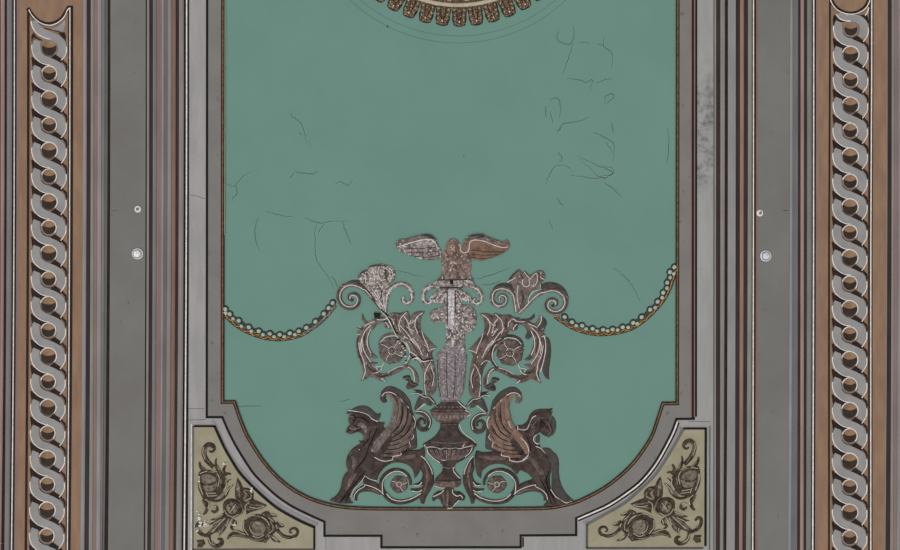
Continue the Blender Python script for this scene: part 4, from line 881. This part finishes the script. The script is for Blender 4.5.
# ------------------------------------------------------------------ foliage ornaments in the ochre corner panels
def foliage(label, tf, org, chips):
    t = thing('foliage_ornament', label, 'ornament', org, 'corner foliage')
    B = 1.3
    def mk(name, fills=(), strokes=(), lights=(), whites=(), parent=None):
        m = M(tf)
        for o, mt, H in fills: m.relief(pts(o), mt, H=H, R=3, base=B, step=1.3)
        for l, w, mt in strokes: m.stroke(pts(l), w, mt, H=1.1, base=B, n=5)
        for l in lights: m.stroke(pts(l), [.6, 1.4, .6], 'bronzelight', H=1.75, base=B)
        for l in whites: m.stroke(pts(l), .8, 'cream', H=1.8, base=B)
        return m.build(name, parent or t, lift=.0)
    mk('top_curl', strokes=[("214,467 207.6,460.6 204.4,453.4 205.2,447 209,443.8 213.4,445 214.8,448.8 212.4,451.6 209.6,450.6", [4, 4.8, 4.4, 4, 3.6, 3, 2.2, 1.6], 'bronze'), ("224,476 218,469 216,463 216.8,458", [3, 3.2, 2.2, 1], 'bronze'), ("200,461.6 201,466.6 206,472 213,473.4", [1.4, 3, 3.4, 2], 'bronze')],
       lights=["212,464.6 206.6,457 206,449 210,446 213,448", "221,472 217.4,465", "202,466 207,470.4"], whites=["206,459 203.6,452 204.4,446.4"])
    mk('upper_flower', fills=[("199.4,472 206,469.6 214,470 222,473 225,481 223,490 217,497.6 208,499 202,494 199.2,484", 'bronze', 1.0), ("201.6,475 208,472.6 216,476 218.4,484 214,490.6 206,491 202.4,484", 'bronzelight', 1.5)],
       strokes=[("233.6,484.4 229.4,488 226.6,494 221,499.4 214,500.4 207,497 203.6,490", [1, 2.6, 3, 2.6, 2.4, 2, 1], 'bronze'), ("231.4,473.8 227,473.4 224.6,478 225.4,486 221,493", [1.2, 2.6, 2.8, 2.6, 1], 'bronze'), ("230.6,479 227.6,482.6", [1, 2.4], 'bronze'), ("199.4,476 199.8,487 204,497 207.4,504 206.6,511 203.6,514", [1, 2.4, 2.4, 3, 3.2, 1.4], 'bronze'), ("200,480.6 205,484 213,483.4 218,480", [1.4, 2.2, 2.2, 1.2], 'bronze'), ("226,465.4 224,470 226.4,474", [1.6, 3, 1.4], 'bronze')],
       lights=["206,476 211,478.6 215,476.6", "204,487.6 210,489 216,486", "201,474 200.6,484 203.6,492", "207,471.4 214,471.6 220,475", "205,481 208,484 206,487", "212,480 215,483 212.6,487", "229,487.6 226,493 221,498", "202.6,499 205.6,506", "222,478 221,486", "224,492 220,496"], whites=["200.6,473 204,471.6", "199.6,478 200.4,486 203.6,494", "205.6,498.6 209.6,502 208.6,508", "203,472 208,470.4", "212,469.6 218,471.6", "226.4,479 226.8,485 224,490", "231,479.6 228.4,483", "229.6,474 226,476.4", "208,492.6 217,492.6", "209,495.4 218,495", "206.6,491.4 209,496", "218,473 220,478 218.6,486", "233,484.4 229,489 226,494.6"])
    mk('comma_leaf', strokes=[("216.6,505.4 217.6,509.4 214.6,511.8 211.6,510", [1.6, 3, 2.8, 1.4], 'bronze')], whites=["212,507.6 214.4,505.6 217,506"])
    mk('roundel', fills=[("223.4,507 224.4,501.4 229,498.4 235,498.6 240,501.6 242.6,507.6 240.6,513.6 235.6,517 229.4,516.6 225,513", 'bronze', 1.2), ("226,507 228.4,502 233,501 238,504.4 239,509 235.4,513.4 229.6,513.4", 'bronzelight', 1.7)],
       strokes=[("229,505 232,506.4 231,510 234,511.6", [.8, 1.6, 1.4, .8], 'bronze'), ("227.4,504 229,502.6 231,503.4", [.8, 1.4, .8], 'bronze'), ("234,503.4 236.4,505.6 237,509", [.8, 1.6, .8], 'bronze')], lights=["240,503 243.4,508 241.6,514", "235,504 236.6,508"], whites=["225,509 228,514 233.6,516.2 239,513.4", "236.6,503.4 233.6,507.4 230.6,512"])
    mk('pointed_leaves', fills=[("237.8,477.4! 241,482 243.4,487 248.6,487.8 253.6,492 254,498.6 258,500.6 267.4,504.8! 262.6,508 252,511.4 246.4,514.4! 244,507 240,500.4 236,498 235.4,489", 'bronze', 1.3)],
       strokes=[("238,481 239.4,489 240.6,497", [1, 2.6, 1.4], 'bronzelight'), ("244,490 247,494 244.6,499 250,500.6", [1, 2.4, 2, 1], 'bronzelight')],
       lights=["237.6,481 237.6,487 239.6,493", "245,489.4 250,490", "246,509 254,508 262,506.4", "248,503 256,504.4 265,504.8", "249,491 252,495 249,499"], whites=["237,489 240.6,486.6", "246.4,513.6 246,505 250,502", "246,499.6 252,497.4", "250,506 258,507.4 265,505.4"])
    mk('fan_leaf', fills=[("226,512 219,515.6 210.6,519.6 216,520 208.6,524! 214,525 205.8,534! 206.4,537 213,533.6 218,531.6 219,536! 225.4,529.6 229.4,521.6 232,517", 'bronze', 1.2)],
       lights=["221,519 213,523.6", "216,527 209,533.6", "227,523 222.6,530 219.6,534.6", "227,516 218,523 210,531", "229,518 224,526 220,533", "224,514.6 216,518.4"], whites=["223.6,513.4 215,517.6", "222,518.4 214,523.4", "220,529 219.6,534.4", "226,517.4 219,524.4 213,531.4", "229.6,518 226.6,526"])
    mk('lower_curl', strokes=[("209.6,534 210,540 213,544.6 218.4,545.4 222,542.6 221.4,539 218,538.6", [2.4, 3.2, 3.4, 4.2, 4.6, 3.4, 1.6], 'bronze'), ("207.4,535.4 201.4,533.4 197.8,529 197.6,524 200.6,522.2 203.6,524.6", [2.6, 3.6, 3.2, 3.4, 3.2, 1.8], 'bronze')], lights=["211,541 215,543.8", "198.6,529 202,532"], whites=["209,537 211.6,543 216,544.4"])
    mk('knob', fills=[("197,540! 204,539! 205.6,543 204,545 202.4,547! 197.4,546.8! 198.4,543", 'bronze', 1.2)], lights=["198.6,542 201.6,541.4"])
    mk('side_flower', fills=[("243,525 245.4,518.6 251,515 258,513.6 264.6,515.4 270,521 272.6,528 271,536 265,541.4 256,540.4 248,536.6 244,531", 'bronze', 1.0), ("249.6,524 254,519.4 262,520.6 266.4,526.4 264.4,534 257,536 251,531", 'bronzelight', 1.5)],
       strokes=[("227.6,538.6 231,534 237.6,531.6 243,532.8 249,536.6 256,539.6 262.4,540.6", [1, 2.6, 3.2, 2.4, 2.2, 2, 1], 'bronze'), ("262,513.6 266.4,512 266,515 271,520", [1.4, 2.6, 2, 2], 'bronze'), ("253,522 251.6,527 255,532", [1.2, 2, 1], 'bronze'), ("233,519 236,523 231.6,526.6 234,530", [1.6, 2.8, 2.6, 1.4], 'bronze'), ("262,519.6 258,519.4 254.6,521", [1, 2.6, 1], 'bronze')],
       lights=["256,515 263,517 268,522", "268,526 270,531 266,537", "252,521.6 258,521 263,524", "253,528 256,532 261,531.6", "250,537 257,539.4 264,538", "232,521 234,524", "269,528 271,534", "257,525 261,529 258.6,534", "229,536.6 237,534.2 246,536.6"], whites=["246,518.6 251,515.4 256,514.4", "262,516 267,519.4 270,525", "272,530 269,536.4", "256,521.6 261,522.6", "233.4,530 239,531 246,534", "250,526 252,531 256,534.4", "264,535.6 265.6,540", "244.6,521 244.4,528 249,534.4", "253,535 259,537 264.6,533.6", "228,539.4 236,536.4 247,538.6", "236,520.6 234.6,524.6"])
    mk('tendrils', strokes=[("267.6,511.4 270.6,515 277,515.8", [2.4, 3.2, 1.2], 'bronze'), ("270,517 274.4,523 275,530 272,534", [2, 3.2, 3, 1], 'bronze'), ("277,521.6 279.6,525.4 284.4,526", [2, 3.4, 1.2], 'bronze'), ("270.6,533 274,539 280.6,541.6", [2.8, 3.2, 1.2], 'bronze'),
       ("275,523 278.4,530.6 283,535.6 289.6,537.2 295.6,535.6 298,531.4 295.6,528 291.6,528.4 290,531.4 292.4,532.8", [2, 3.4, 4.2, 3.8, 3.2, 2.8, 2.6, 2.2, 1.8, 1.2], 'bronze'), ("264,536 265.4,541 268,536", [2, 3, 1], 'bronze')],
       lights=["279,531 284,535.8 290,536.6", "272,521 274.4,527", "271.6,534.6 275,538.6"], whites=["271,513.4 276,515", "280,523 283.6,525.4", "273,536 278,540.6", "278,532.4 283,537 290,538.8 296,537", "276.6,524 278,528", "269,516.6 274,521"])
    if chips:
        m = M(); rnd = random.Random(7)
        for (cx, cy, n, sx, sy) in ((200, 517, 13, 2.2, 6), (204, 523, 12, 3.4, 2.6), (198.5, 528, 8, 1.6, 4.5), (224.4, 463, 7, 1.6, 2), (251.4, 489.6, 7, 1.4, 2.2), (199.6, 479, 5, .6, 4), (235, 523.4, 5, 1.2, 1), (207, 525, 4, 2, 1.4)):
            for _ in range(n): m.dome(rnd.gauss(cx, sx * .6), rnd.gauss(cy, sy * .6), rnd.uniform(.4, 1.0), 'white', H=.5, base=B + .9, n=7, rings=2, ry=rnd.uniform(.4, 1.1), bottom=B)
        m.build('flaked_paint', t, lift=.0)
    return t
foliage('bronze foliage and rosette cluster chipped white, in the left ochre corner panel', None, (240, 505), True)
foliage('bronze foliage and rosette cluster without chips, in the right ochre corner panel', lambda x, y: (897.6 - x * 1.0 + (x - 250) * -.012, y - 1.4 - max(0, (225 - x)) * .14), (656, 505), False)

# ------------------------------------------------------------------ light and camera
w = bpy.data.worlds.new('World'); bpy.context.scene.world = w; w.use_nodes = True
w.node_tree.nodes['Background'].inputs['Color'].default_value = (1, .985, .97, 1); w.node_tree.nodes['Background'].inputs['Strength'].default_value = .65
sun = bpy.data.lights.new('low_daylight', 'SUN'); sun.energy = 1.15; sun.angle = math.radians(9); sun.color = (1, .985, .96)  # added key aimed up from below to shade the relief, source unseen
so = bpy.data.objects.new('low_daylight', sun); C.objects.link(so); so.location = (-6, 8, 3)
d = Vector((.62, -.72, .95)); so.rotation_euler = d.to_track_quat('-Z', 'Y').to_euler()
cam = bpy.data.cameras.new('camera'); co = bpy.data.objects.new('camera', cam); C.objects.link(co)
D = 8.4
co.location = (0, 0, ZC - D); co.rotation_euler = (math.pi, 0, 0)
cam.sensor_fit = 'HORIZONTAL'; cam.sensor_width = 36; cam.lens = 36 * D / 9.0; cam.clip_end = 100
sc = bpy.context.scene; sc.camera = co
sc.view_settings.view_transform = 'Standard'; sc.view_settings.look = 'None'; sc.view_settings.exposure = 0; sc.view_settings.gamma = 1; sc.view_settings.use_curve_mapping = False
for o in bpy.data.objects:
    if '_org' in o: del o['_org']
